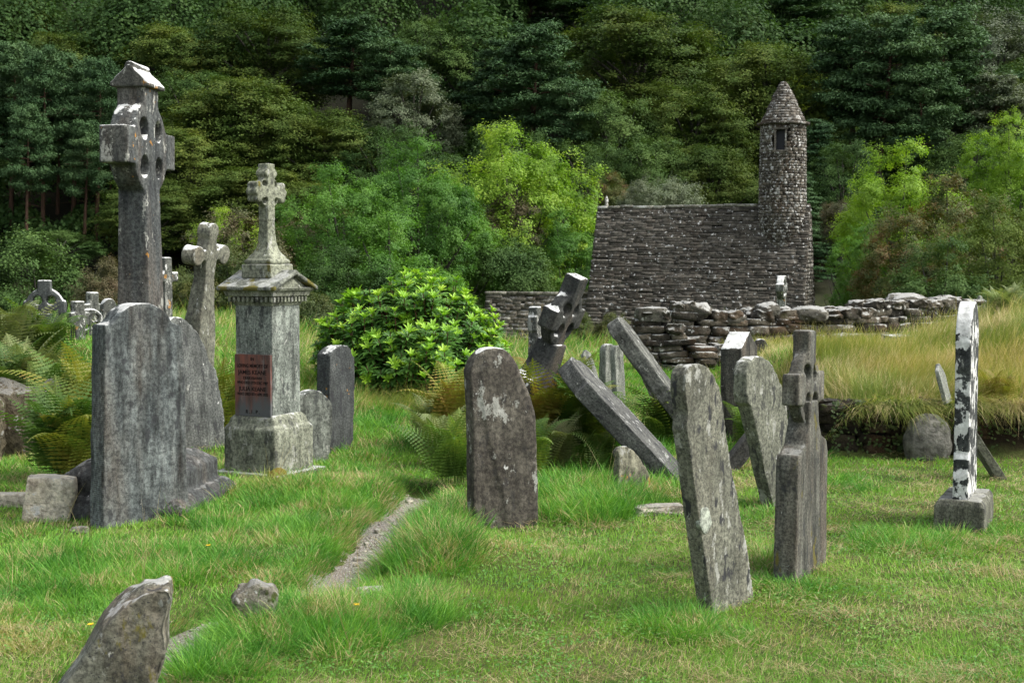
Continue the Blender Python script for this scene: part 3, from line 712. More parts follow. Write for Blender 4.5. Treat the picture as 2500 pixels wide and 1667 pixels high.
# --- pedestal monument
fr = Frame(655, 1172, 62); D0 = fr.D
MON = empty("pedestal_monument"); 
mg = stone_mat("granite_pedestal", (.19, .19, .155), (.32, .32, .265), lichen=.50, white=.42, streak=.55, dark=.6, seed=14, topw=.55, lsc=1.2)
mp = stone_mat("granite_pillar", (.18, .19, .18), (.32, .335, .32), lichen=.45, white=.15, streak=.8, dark=.7, seed=15, topw=.6, lsc=2.2)
mc = stone_mat("granite_cross", (.21, .21, .165), (.34, .34, .275), lichen=.55, white=.25, streak=.2, dark=.5, seed=16, moss=.25, topw=.5, lsc=1.5)
DC = D0 + .30; fr = Frame(655, 1172, 62, D=DC, z=0); pc_ = at(656, 1000, DC); fr.P = Vector((pc_.x, pc_.y, 0)); fr.P.z = gz(pc_.x, pc_.y); fr.place(MON)
tag(MON, "pale granite pedestal monument with red inscribed panel, small pediment and ringed cross", "monument")
z = lambda y, D=DC: at(1250, y, D).z - fr.P.z
sB, sK, sP = .322, .252, .178
link("base_step", carve("base_step", [box(-sB, sB, -sB, sB, -.25, z(1143))], voxel=.014, amp=.006, seed=14, chip=.01), mg, MON)
link("die_block", carve("die_block", [loft([(z(1152), sK, sK), (z(1040), sK, sK), (z(1022), sK - .045, sK - .045)]), loft([(z(1030), sK - .03, sK - .03), (z(1018), sK - .035, sK - .035), (z(1006), sP + .005, sP + .005)])], voxel=.011, amp=.004, seed=15, chip=.006), mg, MON)
pil = link("pillar", carve("pillar", [loft([(z(1010), sP, sP), (z(742), sP, sP)])], voxel=.011, amp=.002, seed=16), mp, MON)
# plaque with the inscription on the left (-x) face
pz0, pz1 = z(1010), z(862)
N = NT("red_panel", .55, .4); v = N.coord(); vs = N.coord(scale=(1, 1, .2))
c = N.mix(N.mr(N.noise(vs, 14, 5, .65), .35, .62), (.050, .030, .025), (.20, .058, .036)); sx = N.n("ShaderNodeSeparateXYZ"); N.l(v, sx.inputs[0])
gr = N.math('ADD', N.mr(sx.outputs[2], pz0, pz0 + .22, 1, 0), N.mr(N.noise(vs, 9, 4), .3, .7, -.5, .5)); c = N.mix(N.mr(gr, .25, .8), c, (.075, .078, .08))
c = N.mix(N.mr(N.noise(vs, 25, 4, .7), .6, .68, 0, .5), c, (.17, .16, .15)); N.col(c); N.bump(N.noise(v, 60, 4), .3, .003)
pq = join([loft([(pz0, .016, sP * .97), (pz1, .016, sP * .97)], cx=-sP - .006)])
plq = link("inscribed_panel", mesh_pd("inscribed_panel", *pq), N.m, MON)
N = NT("cut_letters", .9, .1); N.col((.012, .010, .010)); LT = N.m
rows = [("IN", .93, .026), ("LOVING MEMORY OF", .82, .030), ("JAMES KEANE", .715, .034), ("DERRYBAWN", .62, .022), ("WHO DIED 17TH DEC 1907", .545, .023), ("JULIA KEANE", .445, .034), ("WHO DIED 8TH APR 1932", .36, .023), ("R . I . P .", .075, .030)]
for tx, f, h in rows:
    cu = bpy.data.curves.new("line", 'FONT'); cu.body = tx; cu.size = h * 1.35; cu.align_x = 'CENTER'; cu.extrude = .0012; cu.offset = .0004
    t = bpy.data.objects.new("line", cu); COL.objects.link(t); bpy.context.view_layer.update()
    me = bpy.data.meshes.new_from_object(t.evaluated_get(bpy.context.evaluated_depsgraph_get())); bpy.data.objects.remove(t)
    xs = [q.co.x for q in me.vertices]; wd = max(xs) - min(xs); k = min(1.0, .30 / wd)
    for q in me.vertices: q.co = Vector((q.co.z - sP - .0225, -q.co.x * k, q.co.y + pz0 + (pz1 - pz0) * f - h / 2))
    me.name = "lettering"; me.materials.clear(); link("lettering", me, LT, plq)
# cornice: mouldings, dentils, gabled roof with a pediment on the right-hand (-y) face, eave along the left face
cv_ = [loft([(z(745), sP + .004, sP + .004), (z(738), sP + .012, sP + .012)])]
y0, y1 = z(731), z(722)
cor = [loft([(z(738), sP + .018, sP + .018), (z(722), sP + .018, sP + .018)]), loft([(y1, .232, .232), (z(713), .240, .240), (z(709), .248, .248)]), loft([(z(709), .258, .258), (z(702), .27, .27)])]
dn = []
for k in range(10):
    t = -.2 + .4 * k / 9
    for s in (-1, 1):
        dn.append(box(t - .011, t + .011, s * .212 - .014, s * .212 + .014, z(736), z(724))); dn.append(box(s * .212 - .014, s * .212 + .014, t - .011, t + .011, z(736), z(724)))
V_, F_ = join(cv_ + cor + dn); co_ = link("cornice", mesh_pd("cornice", V_, F_), mg, MON)
bv = co_.modifiers.new("bevel", 'BEVEL'); bv.width = .003; bv.segments = 2
link("dentil", mesh_pd("dentil", *join(dn)), mg, co_) if False else None
ze, za = z(703), z(660)
def gaby(x0, x1, y0, y1, zb, z1, z2):
    v = [(x0, y0, zb), (x1, y0, zb), (x1, y0, z1), ((x0 + x1) / 2, y0, z2), (x0, y0, z1)]; v += [(q[0], y1, q[2]) for q in v]
    return v, [(0, 4, 3, 2, 1), (5, 6, 7, 8, 9), (0, 1, 6, 5), (1, 2, 7, 6), (2, 3, 8, 7), (3, 4, 9, 8), (4, 0, 5, 9)]
ef = .285
def roofslope(s):   # thick raked slope slab
    v = [(0, -ef, za - .035), (0, -ef, za), (s * ef, -ef, ze + .012), (s * ef, -ef, ze - .022)]; v += [(q[0], ef, q[2]) for q in v]
    return v, [(0, 1, 2, 3), (7, 6, 5, 4), (0, 4, 5, 1), (1, 5, 6, 2), (2, 6, 7, 3), (3, 7, 4, 0)]
rfm = [roofslope(-1), roofslope(1)]
link("pediment", carve("pediment", [gaby(-.245, .245, -.24, .24, z(705), ze - .02, za - .03), gaby(-.11, .11, -.262, .262, ze - .012, ze - .005, ze + .07)], voxel=.009, amp=.002, seed=17, smooth=1), mg, MON)
mr_ = stone_mat("mossy_roof_stone", (.15, .15, .135), (.26, .26, .235), lichen=.5, white=.25, streak=.2, dark=.6, seed=17, topw=.35, moss=.55)
link("roof", carve("roof", rfm + [gaby(-.03, .03, -ef, ef, za - .03, za - .012, za + .006)], voxel=.009, amp=.003, seed=18, smooth=1), mr_, MON)
link("upper_block", carve("upper_block", [box(-.142, .142, -.142, .142, za - .06, z(645))], voxel=.010, amp=.003, seed=19, smooth=1), mc, MON)
zb = z(645)
cb = [loft([(zb, .118, .118), (zb + .01, .128, .128), (zb + .03, .128, .128), (zb + .04, .115, .115)]), loft([(zb + .04, .105, .105), (zb + .055, .108, .108), (zb + .068, .100, .100)]),
      loft([(zb + .06, .10, .10), (zb + .09, .080, .080), (zb + .13, .064, .062), (zb + .18, .055, .052), (zb + .25, .050, .047), (zb + .36, .046, .043)])]
link("cross_base", carve("cross_base", cb, voxel=.008, amp=.003, seed=20), mc, MON)
zx = z(470); tc_ = .048
cross = [box(-.045, .045, -tc_, tc_, zb + .34, z(400)), box(-.165, .165, -tc_, tc_, zx - .045, zx + .045), prism(arc(0, zx, .125, 0, 360, 40)[:-1], -.032, .032)]
for s in (-1, 1):
    for dz in (-.052, 0, .052): cross.append(cyl((s * (.150 if dz else .168), 0, zx + dz), .030, 'y', -tc_ - .006, tc_ + .006, 18))
for dx in (-.045, .045): cross.append(cyl((dx, 0, z(424)), .030, 'y', -tc_ - .006, tc_ + .006, 18))
cut = [cyl((sx * .066, 0, zx + sz * .066), .026, 'y', -.2, .2, 16) for sx in (-1, 1) for sz in (-1, 1)]
link("ringed_cross", carve("ringed_cross", cross, voxel=.008, cut=cut, amp=.003, seed=21), mc, MON)
# moss cushion growing on the base step
mm = NT("moss_cushion", .95, .05); v = mm.coord(); mm.col(mm.mix(mm.noise(v, 25, 4), (.07, .065, .012), (.20, .15, .04))); mm.bump(mm.noise(v, 80, 4), 1, .01); MOSS = mm.m
rk = Rocks(SG5); rk.add((-.235, -.265, z(1150) + .012), (.07, .045, .05), round_=.9, rough=.25); link("moss_cushion", rk.mesh("moss_cushion"), MOSS, MON)

# --- stones right of the monument
fr = Frame(722, 1120, 40, D=11.9)
ol = [(716, 1160), (722, 985), (735, 968), (755, 955), (770, 952), (785, 956), (800, 970), (812, 985), (813, 1040), (808, 1090), (800, 1160)]
slab(fr, ol, .12, "small pale rounded headstone tucked against the pedestal monument", stone_mat("pale_granite", (.17, .175, .165), (.27, .275, .26), lichen=.5, white=.3, streak=.8, dark=.6, seed=22, topw=.8), seed=22, amp=.006, chip=.008, lump=.006)
fr = Frame(806, 1128, 60, D=12.6)
ol = [(800, 1180), (806, 866), (812, 858), (822, 848), (836, 842), (850, 844), (858, 854), (861, 866), (866, 872), (867, 900), (861, 1180)]
slab(fr, ol, .15, "near-black upright headstone standing between the pedestal monument and the bright shrub", DARK(23, lichen=.05, white=.15, streak=.4, dark=.7, orange=.35, topw=.8), seed=23, amp=.004, chip=.004)

# --- central round-topped stone
m11 = stone_mat("brown_slate", (.075, .062, .056), (.15, .13, .115), lichen=.30, white=.45, streak=.5, dark=.35, seed=24, lz=.75, topw=.9)
fr = Frame(1153, 1292, 26)
ol = [(1158, 1330), (1153, 1000), (1149, 925), (1147, 905), (1156, 882), (1170, 863), (1188, 852), (1210, 848), (1232, 852), (1250, 866), (1266, 890), (1280, 925), (1296, 965), (1309, 1005), (1312, 1100), (1315, 1330)]
rg_ = fr.trace([(1178, 900), (1172, 960), (1186, 1040), (1204, 1120), (1226, 1210), (1246, 1330), (1312, 1330), (1309, 1100), (1305, 1010), (1278, 935), (1255, 885), (1215, 866)])
slab(fr, ol, .115, "brown grey round-topped slab in the centre with a slanting ridge down its face", m11, seed=24, amp=.005, chip=.006, lump=.008, smooth=9, extra=[prism(rg_, -.013, .05)])
# --- leaning Celtic cross
m12 = stone_mat("dark_cross_stone", (.045, .046, .050), (.092, .09, .088), lichen=.12, white=.5, streak=.4, dark=.4, brown=.45, seed=25, topw=1.1, lz=.08)
fr = Frame(1262, 1010, 62, beta=-23, roll=0, D=12.2, sink=-.22)
celtic(fr, .145, .18, .54, .18, 1.09, 1.47, .245, .06, .060, name="leaning_celtic_cross", label="dark Celtic cross on a broad shouldered slab, leaning right with white crusted tips", mats=(m12, m12), voxel=.012, seed=25, chip=.004,
       lower=[prism([(-.36, -.5), (-.36, .50), (-.32, .56), (-.20, .58), (-.15, .66), (-.095, .87), (.095, .87), (.15, .66), (.20, .58), (.32, .56), (.36, .50), (.36, -.5)], -.10, .10)])
latin(1306, 748, 790, 13.6, .09, .13, .14, .10, 62, "broken upright white crusted cross behind the leaning cross", m5)
# --- two long slabs tipped over to the left
m13 = stone_mat("fallen_slab", (.085, .083, .085), (.155, .15, .15), lichen=.28, white=.25, streak=.55, dark=.8, seed=26, topw=.35)
fr = Frame(1690, 1160, 78, beta=44, D=11.0, sink=.1)
slab(fr, hs(.60, 1.44, "round", .04, base=-.35), .15, "long dark slab tipped far over to the left in front of the ferns", m13, trace=False, seed=26, amp=.006, chip=.01, name="leaning_slab")
m14 = stone_mat("fallen_slab_pale", (.10, .098, .095), (.20, .195, .185), lichen=.45, white=.35, streak=.8, dark=.6, seed=27, topw=.45)
fr = Frame(1738, 1010, 78, beta=37, D=12.7)
slab(fr, [(0, -.4), (0, .62), (.02, .66), (-.0, .70), (.02, .74), (.03, 1.32)] + arc(.26, 1.32, .21, 170, 10, 10, .14) + [(.50, 1.27), (.52, .66), (.52, -.4)], .14, "stepped grey headstone leaning left, just behind the long tipped slab", m14, trace=False, seed=27, amp=.006, chip=.01, name="leaning_headstone")
fr = Frame(1640, 1050, 60, beta=26, D=13.4)
slab(fr, hs(.36, .86, "gothic"), .06, "thin buff stone slab leaning under the stepped headstone", stone_mat("buff_slab", (.20, .185, .15), (.30, .28, .23), lichen=.4, white=.2, streak=.8, dark=.4, orange=.3, seed=28, topw=.3), trace=False, seed=28, amp=.01)
fr = Frame(1478, 960, 40, D=15.5)
pale = stone_mat("pale_lichen_stone", (.20, .205, .19), (.31, .31, .29), lichen=.5, white=.4, streak=.6, dark=.5, seed=29, topw=.7)
slab(fr, hs(.17, 1.72 - 15.5 * (845 - 640) / FPX - fr.P.z, "round"), .10, "narrow pale upright stone behind the tipped slabs", pale, trace=False, seed=29, amp=.008)
fr = Frame(1462, 985, 50, beta=22, D=15.2)
slab(fr, hs(.15, .62, "peak"), .05, "thin pale sliver of stone leaning beside the narrow pale upright", pale, trace=False, seed=30, amp=.008)
fr = Frame(1508, 985, 50, beta=4, D=15.0)
slab(fr, hs(.16, .66, "gothic"), .07, "small pointed pale stone with long white streaks under the stepped headstone", pale, trace=False, seed=31, amp=.008)
# --- small lichened stub in front
fr = Frame(1513, 1185, 35, beta=8, D=10.4)
slab(fr, [(1508, 1240), (1512, 1120), (1508, 1102), (1516, 1090), (1530, 1088), (1550, 1100), (1575, 1130), (1588, 1165), (1590, 1240)], .07, "small jagged stub stone with orange and white lichen in the long grass", stone_mat("stub_stone", (.16, .145, .115), (.27, .25, .20), lichen=.5, white=.4, streak=.8, dark=.5, orange=1.0, seed=32, topw=.8), seed=32, amp=.012, chip=.02)
# --- front right slab
m18 = stone_mat("rough_front_slab", (.14, .135, .115), (.25, .24, .205), lichen=.52, white=.22, streak=.45, dark=.95, seed=33, topw=.5, brown=.15, lsc=1.6)
fr = Frame(1738, 1502, 50)
ol = [(1745, 1560), (1735, 1455), (1716, 1330), (1700, 1220), (1688, 1130), (1679, 1060), (1676, 1050), (1680, 1010), (1676, 985), (1672, 950), (1674, 915), (1682, 897), (1696, 888), (1712, 888), (1728, 896), (1743, 915), (1756, 942), (1765, 975), (1772, 1030), (1786, 1130), (1806, 1240), (1826, 1350), (1846, 1490), (1850, 1560)]
S18 = slab(fr, ol, .085, "rough mottled tall slab leaning left in the right foreground, with a pale lichen disc", m18, seed=33, amp=.005, chip=.012, voxel=.009, lump=.006)
dp = fr.trace([(1721 + 14 * math.cos(t) * (1 + .10 * math.sin(3 * t + 1) + .06 * math.sin(7 * t)), 1269 + 33 * math.sin(t) * (1 + .08 * math.sin(5 * t))) for t in np.linspace(0, 6.2, 40)])
link("lichen_disc", carve("lichen_disc", [prism(dp, -.004, .02)], voxel=.004, amp=.002, sc=30), stone_mat("disc_lichen", (.27, .28, .255), (.48, .49, .45), lichen=.2, white=.2, streak=.1, dark=.25, seed=61, topw=0), S18)
# --- stones behind it
fr = Frame(1808, 1060, 60, D=12.9)
slab(fr, hs(.42, 1.7 - 12.9 * (812 - 640) / FPX - fr.P.z, "peak", base=-.2), .20, "thick dark gabled headstone with a white top, between the two rough slabs", stone_mat("gabled_stone", (.06, .058, .055), (.14, .125, .11), lichen=.3, white=.6, streak=.9, dark=.4, brown=.4, seed=34, topw=1.6), trace=False, seed=34, amp=.004)
m20 = stone_mat("rough_leaning_slab", (.15, .148, .125), (.27, .265, .225), lichen=.55, white=.40, streak=.3, dark=.8, seed=35, topw=.7)
fr = Frame(1893, 1245, 52, beta=0, D=9.75)
ol = [(1915, 1330), (1888, 1235), (1872, 1170), (1856, 1090), (1842, 1030), (1832, 990), (1826, 985), (1823, 960), (1822, 910), (1830, 885), (1845, 871), (1862, 870), (1880, 884), (1897, 912), (1912, 955), (1922, 1000), (1928, 1060), (1932, 1150), (1945, 1330)]
slab(fr, ol, .10, "rough pale mottled slab leaning left, behind the edge-on cross on the right", m20, seed=35, amp=.006, chip=.012, lump=.008)
fr = Frame(1800, 1178, 84, beta=-38, D=11.5)
slab(fr, hs(.3, .80, "peak", base=-.3), .12, "purplish plank-like stone propped slanting between the two rough slabs", stone_mat("propped_stone", (.09, .082, .082), (.16, .145, .14), lichen=.2, white=.1, streak=.6, dark=.3, seed=36, topw=.2), trace=False, seed=36, amp=.004, name="propped_stone")
# --- edge-on Celtic cross on the right
m22 = stone_mat("edge_on_cross_stone", (.085, .083, .078), (.175, .165, .15), lichen=.22, white=.35, streak=.95, dark=.7, brown=.4, moss=.30, seed=37, topw=.15)
fr = Frame(1954, 1400, 63, D=7.65, roll=1.5); z = lambda y: at(1250, y, 7.72).z - fr.P.z
celtic(fr, .095, .145, .52, .165, z(944), z(805), .205, .05, .052, name="celtic_cross", label="weathered Celtic cross seen nearly edge-on, rising from a pointed-shouldered slab at right", mats=(m22, m22), voxel=.008, seed=37, chip=.006, amp=.004,
       lower=[prism([(-.32, -.25), (-.30, z(1125)), (-.285, z(1094)), (-.25, z(1096)), (-.15, z(1075)), (-.095, z(1030)), (-.075, z(975)), (.075, z(975)), (.10, z(1025)), (.16, z(1062)), (.27, z(1078)), (.30, z(1105)), (.32, -.25)], -.062, .062)])
# --- tall white crusted stone on a block
m23 = stone_mat("white_crusted_slate", (.035, .037, .042), (.085, .087, .092), lichen=.3, white=1.35, streak=.6, dark=.2, seed=38, topw=1.8, lz=.30, lsc=1.1)
rt = empty("pointed_headstone"); fr = Frame(2354, 1262, 66, D=9.2); fr.place(rt); z = lambda y: at(1250, y, 9.4).z - fr.P.z
tag(rt, "tall narrow dark headstone blotched with white crust, on a block at far right", "gravestone")
g = [(-.25, z(1215))] + [(-.25, z(1140)), (-.235, z(1120)), (-.245, z(1100)), (-.225, z(1085)), (-.225, z(900)), (-.235, z(885)), (-.235, z(835))] + [(-.235 + .235 * (1 - math.cos(t)), z(835) + (z(733) - z(835)) * math.sin(t)) for t in np.linspace(.1, math.pi / 2, 9)]
g = g + [(-x, q) for x, q in g[::-1][1:]]
link("headstone", carve("headstone", [prism(g, -.048, .048)], voxel=.009, amp=.002, seed=38, chip=.003), m23, rt)
mb = stone_mat("granite_block", (.12, .115, .095), (.21, .20, .17), lichen=.35, white=.15, streak=.7, dark=.7, seed=39, topw=.25)
link("base_block", carve("base_block", [loft([(-.25, .30, .155), (z(1207), .30, .155), (z(1193), .285, .13)])], voxel=.011, amp=.005, seed=39, chip=.008, smooth=4), mb, rt)
# --- beyond it
fr = Frame(2462, 1192, 84, beta=33, D=11.1)
slab(fr, hs(.28, .62, "peak", base=-.3), .07, "short plank-like stone leaning left at far right by the bank", stone_mat("lean_buff", (.13, .125, .10), (.22, .21, .17), lichen=.4, white=.2, streak=.7, dark=.5, moss=.3, seed=40, topw=.3), trace=False, seed=40, amp=.006, name="leaning_stone")
fr = Frame(2312, 1000, 60, beta=15, D=12.3); fr.P.z = at(1250, 775, 12.3).z - .75
slab(fr, [(0, 0), (-.0, .30), (.10, .36), (.2, .25), (.2, 0)], .04, "pale broken stone corner poking out left of the tall white crusted headstone", pale, trace=False, seed=41, amp=.006, name="stone_fragment")
bm_ = masonry_mat("bank_boulder", (.12, .125, .125), (.20, .20, .195), (.32, .33, .32), .4, .15, 44, .2, 1.5, .5, .3)
c = ground(2265, 1118); rk = Rocks(sph_grid(10)); rk.add((0, 0, .13), (.165, .12, .20), round_=.75, rough=.13)
tag(link("boulder", rk.mesh("boulder"), bm_, loc=(c.x, c.y, c.z)), "rounded grey boulder with moss standing against the dark bank", "boulder")
# chest tomb top and small stones on the mound
o = link("tomb_slab", carve("tomb_slab", [box(-.20, .20, -.25, .25, -.2, .10)], voxel=.014, amp=.006, seed=42), pale); c = at(2202, 826, 17.5); o.location = (c.x, c.y, c.z - .06); tag(o, "low flat pale tomb slab half hidden in the dry grass of the mound", "tomb")
boulder("rock", 2065, 838, 18, (.17, .14, .11), "rounded grey rock in the dry grass, left of the flat tomb slab", grid=sph_grid(6), cat="rock")
boulder("rock", 2010, 848, 17.5, (.08, .08, .05), "small pale rock at the left edge of the dry mound grass", grid=sph_grid(6), cat="rock")
fr = Frame(1842, 900, 10, D=17.6); slab(fr, hs(.18, at(1250, 829, 17.6).z - fr.P.z, "round", .02), .10, "small dark headstone with a white top in front of the long wall", m12, trace=False, seed=43)
# obelisk and white post beyond the right end of the wall
fr = Frame(2391, 800, 30, D=24); z = lambda y: at(1250, y, 24).z - fr.P.z
o = link("obelisk", carve("obelisk", [loft([(-.2, .075, .075), (z(740), .068, .068), (z(739), .085, .085), (z(735), .085, .085), (z(728), .03, .03), (z(724), .035, .035), (z(721), .01, .01)])], voxel=.012, amp=.002, seed=44), pale); fr.place(o); tag(o, "small grey pointed pillar just beyond the right end of the long wall", "grave pillar")
fr = Frame(2438, 800, 20, beta=10, roll=-12, D=23); slab(fr, hs(.10, at(1250, 748, 23).z - fr.P.z, "round"), .06, "thin white tilted post among ferns at the far right", m5, trace=False, seed=45, name="marker_post", cat="post")
# slim cross in front of the church gable
fr = Frame(1907, 800, 70, D=24.5); z = lambda y: at(1250, y, 24.5).z - fr.P.z
celtic(fr, .14, .13, .46, .14, z(703), z(673), .20, .05, .05, name="celtic_cross", label="slim white and ochre crusted cross seen edge-on against the church roof", mats=(m5, m5), voxel=.014, seed=46, Tr=.9)

# ------------------------------------------------------------------ loose rocks
FR = masonry_mat("foreground_rock", (.10, .095, .08), (.19, .18, .155), (.33, .33, .30), .5, .25, 51, .25, 2.2, .45, .25)
FR2 = stone_mat("foreground_rock_face", (.085, .078, .060), (.26, .25, .215), lichen=.55, white=.25, streak=.2, dark=.9, moss=.35, brown=.6, seed=51, topw=.4, lsc=.8)
fr = Frame(285, 1640, 12, D=4.75, z=0); fr.P.z = gz(fr.P.x, fr.P.y)
slab(fr, [(90, 1760), (180, 1640), (215, 1590), (250, 1535), (300, 1485), (350, 1448), (385, 1434), (410, 1433), (421, 1440), (424, 1460), (418, 1500), (405, 1540), (410, 1575), (412, 1590), (400, 1640), (380, 1690), (370, 1760)], .26, "large jagged pointed rock in the lower left foreground", FR2, seed=51, amp=.012, lump=.035, chip=.02, name="rock", cat="rock", smooth=6, sc=7)
MR = masonry_mat("mossy_rock", (.07, .065, .05), (.14, .125, .095), (.36, .36, .33), .40, .2, 52, .35, 2.2, 1.0, .3)
def rock(px, py, D, half, label, rot=0, mat=FR, round_=.55, rough=.22, sink=.25, tilt=0, name="rock"):
    c = ground(px, py) if D is None else at(px, py, D); z = gz(c.x, c.y); rk = Rocks(sph_grid(10)); rk.add((0, 0, half[2] * (1 - sink)), half, rot=rot, round_=round_, rough=rough, tilt=tilt)
    o = link(name, rk.mesh(name), mat, loc=(c.x, c.y, z)); tag(o, label, "rock"); return o
rock(622, 1518, None, (.085, .075, .095), "squat rock with yellow moss on its right side in the foreground grass", .2, masonry_mat("mossy_pale_rock", (.16, .155, .14), (.28, .27, .245), (.46, .46, .44), .5, .4, 57, .5, 2.8, .7, .2), .55, .26)
PR = masonry_mat("pale_rock", (.40, .36, .30), (.60, .57, .52), (.55, .55, .53), .45, .3, 53, .4, 2.5, .1, .35)
rock(905, 1462, None, (.06, .045, .035), "small whitish rock beside the path's near end", .3, PR)
rock(125, 1270, 9.35, (.15, .10, .155), "pale buff block of broken stone left of the big streaked slab", .25, masonry_mat("buff_block_stone", (.62, .56, .46), (.85, .80, .72), (.6, .6, .58), .5, .4, 54, .4, 2.5, .05, .5), .12, .10, .15, -.12)
rock(25, 1235, 9.9, (.22, .06, .05), "long flat kerb stone at the left edge of the photo", .05, PR, .15, .08)
rock(195, 1300, None, (.05, .04, .02), "small flat dark stone in the grass below the buff block", .2, FR)
rock(1605, 1252, None, (.16, .07, .03), "flat pale stone lying in the grass behind the front right slab", .25, PR, .3, .2)
rock(960, 958, 16.5, (.18, .12, .09), "pale low stone lying in dry grass below the bright shrub", .1, PR, .4)
rock(10, 1040, 12.6, (.36, .28, .34), "big mossy boulder under the ferns at the left edge", .15, MR, .5, .22, .35)
rock(-110, 1060, 12.0, (.38, .3, .34), "mossy boulder cut by the left edge of the photo", .35, MR, .5, .22, .35)
rock(120, 1040, 13.0, (.20, .2, .30), "mossy stone half hidden by the big fern at left", .15, MR, .5, .22, .35)
rock(1130, 990, 13.2, (.13, .1, .22), "rough pale stone behind the left shoulder of the central slab", .15, PR, .4, .2, .2)
for k, (px, py, s) in enumerate([(880, 1372, .028), (862, 1380, .018), (852, 1400, .016), (930, 1308, .016), (905, 1350, .012)]):
    rock(px, py, None, (s * 1.3, s, s * .6), ["largest pale pebble on the path", "mid-sized pebble just left of the largest on the path", "pebble nearest the viewer on the path", "farthest pebble on the path", "small pebble between the farthest and largest on the path"][k], k * .7, PR, .6, .2, .4, name="pebble")

# ================================================================== VEGETATION
rng = np.random.default_rng(5)
def unit(v): return v / np.maximum(1e-9, np.linalg.norm(v, axis=-1, keepdims=True))
def leaf_quads(P, Nn, l, w, rg, T=None, fold=0.0):
    n = len(P); Nn = unit(Nn)
    T = rg.normal(size=(n, 3)) if T is None else T
    T = unit(T - Nn * (T * Nn).sum(1, keepdims=True)); B = np.cross(Nn, T)
    l = np.broadcast_to(np.asarray(l, float), (n,))[:, None]; w = np.broadcast_to(np.asarray(w, float), (n,))[:, None]
    V = np.stack([P - T * l * .5, P + B * w * .5 - T * l * .05, P + T * l * .5, P - B * w * .5 - T * l * .05], 1).reshape(-1, 3)
    return V, np.arange(n * 4).reshape(n, 4)
def tube(pts, radii, k=7):
    pts = np.array(pts, float); V = []; F = []
    for i, p in enumerate(pts):
        t = unit(pts[min(i + 1, len(pts) - 1)] - pts[max(i - 1, 0)]); a = np.cross(t, [.3, .9, .1]); a = unit(a); b = np.cross(t, a)
        for j in range(k):
            an = 2 * math.pi * j / k; V.append(p + (a * math.cos(an) + b * math.sin(an)) * radii[i])
    for i in range(len(pts) - 1):
        for j in range(k): F.append((i * k + j, i * k + (j + 1) % k, (i + 1) * k + (j + 1) % k, (i + 1) * k + j))
    return V, F
def tubes_mesh(name, ts):
    V, F = join(ts); me = mesh_np(name, np.array(V), np.array(F), True); return me
def broad_tree(name, H, Rr, seed, leaf=.2, nl=16, subs=22, lps=110, flat=.55, base=.12, spray=0.0, up=.8, lobe=.42, sub=.15, drp=0.0, rr=(.50, .72)):
    rg = np.random.default_rng(seed); cz = H * (base + 1) / 2; A = np.array([Rr, Rr, H * (1 - base) / 2]); C = np.array([0, 0, cz]); Pn = []; Nn = []; Ls = []
    k = np.arange(nl) + .5; ph = np.arccos(1 - 1.80 * k / nl); th = math.pi * (1 + 5 ** .5) * k + seed
    D = np.stack([np.cos(th) * np.sin(ph), np.sin(th) * np.sin(ph), np.cos(ph)], -1); D = unit(D + rg.normal(size=D.shape) * .14)
    limbs = []
    for d in D:
        lc = C + d * A * rg.uniform(*rr); lr = lobe * Rr * rg.uniform(.75, 1.25)
        limbs.append(lc)
        for _ in range(subs):
            s = unit(rg.normal(size=3) + d * .9 + np.array([0, 0, .35])); sc_ = lc + s * lr * (rg.uniform(.6, 1.08) if rg.random() < .85 else rg.uniform(1.1, 1.4)) * np.array([1, 1, .9]); sr = sub * Rr * rg.uniform(.6, 1.4)
            n = int(lps * rg.uniform(.6, 1.3)); q = rg.normal(size=(n, 3)) * .5
            q = q * np.array([sr, sr, sr * flat])
            hor = s * np.array([1, 1, 0]); t = q @ unit(hor + 1e-6)
            q = q + unit(hor + 1e-6) * (t * spray)[:, None]; q[:, 2] -= drp * np.abs(t) 
            Pn.append(sc_ + q); Nn.append(np.array([0, 0, up]) + s * .75 + rg.normal(size=(n, 3)) * .38)
    P = np.concatenate(Pn); Nn = np.concatenate(Nn); n = len(P)
    V, F = leaf_quads(P, Nn, leaf * rg.uniform(.7, 1.4, n), leaf * .62 * rg.uniform(.7, 1.3, n), rg)
    me = mesh_np(name, V, F)
    ts = [tube([(0, 0, -1.5), (.02 * H * rg.normal() * .3, 0, H * .2), (0, .02 * H * rg.normal() * .4, H * .45), (0, 0, H * .8)], [.028 * H, .022 * H, .016 * H, .005 * H], 9)]
    for lc in limbs:
        z0 = min(lc[2] * .6, H * .55); m = (np.array([0, 0, z0]) + lc) / 2 + np.array([0, 0, .05 * H]) * rg.uniform(-.3, .6); ts.append(tube([(0, 0, z0), m, lc, lc + (lc - m) * .5], [.012 * H, .009 * H, .006 * H, .002 * H], 5))
    return me, tubes_mesh(name + "_t", ts), H, Rr
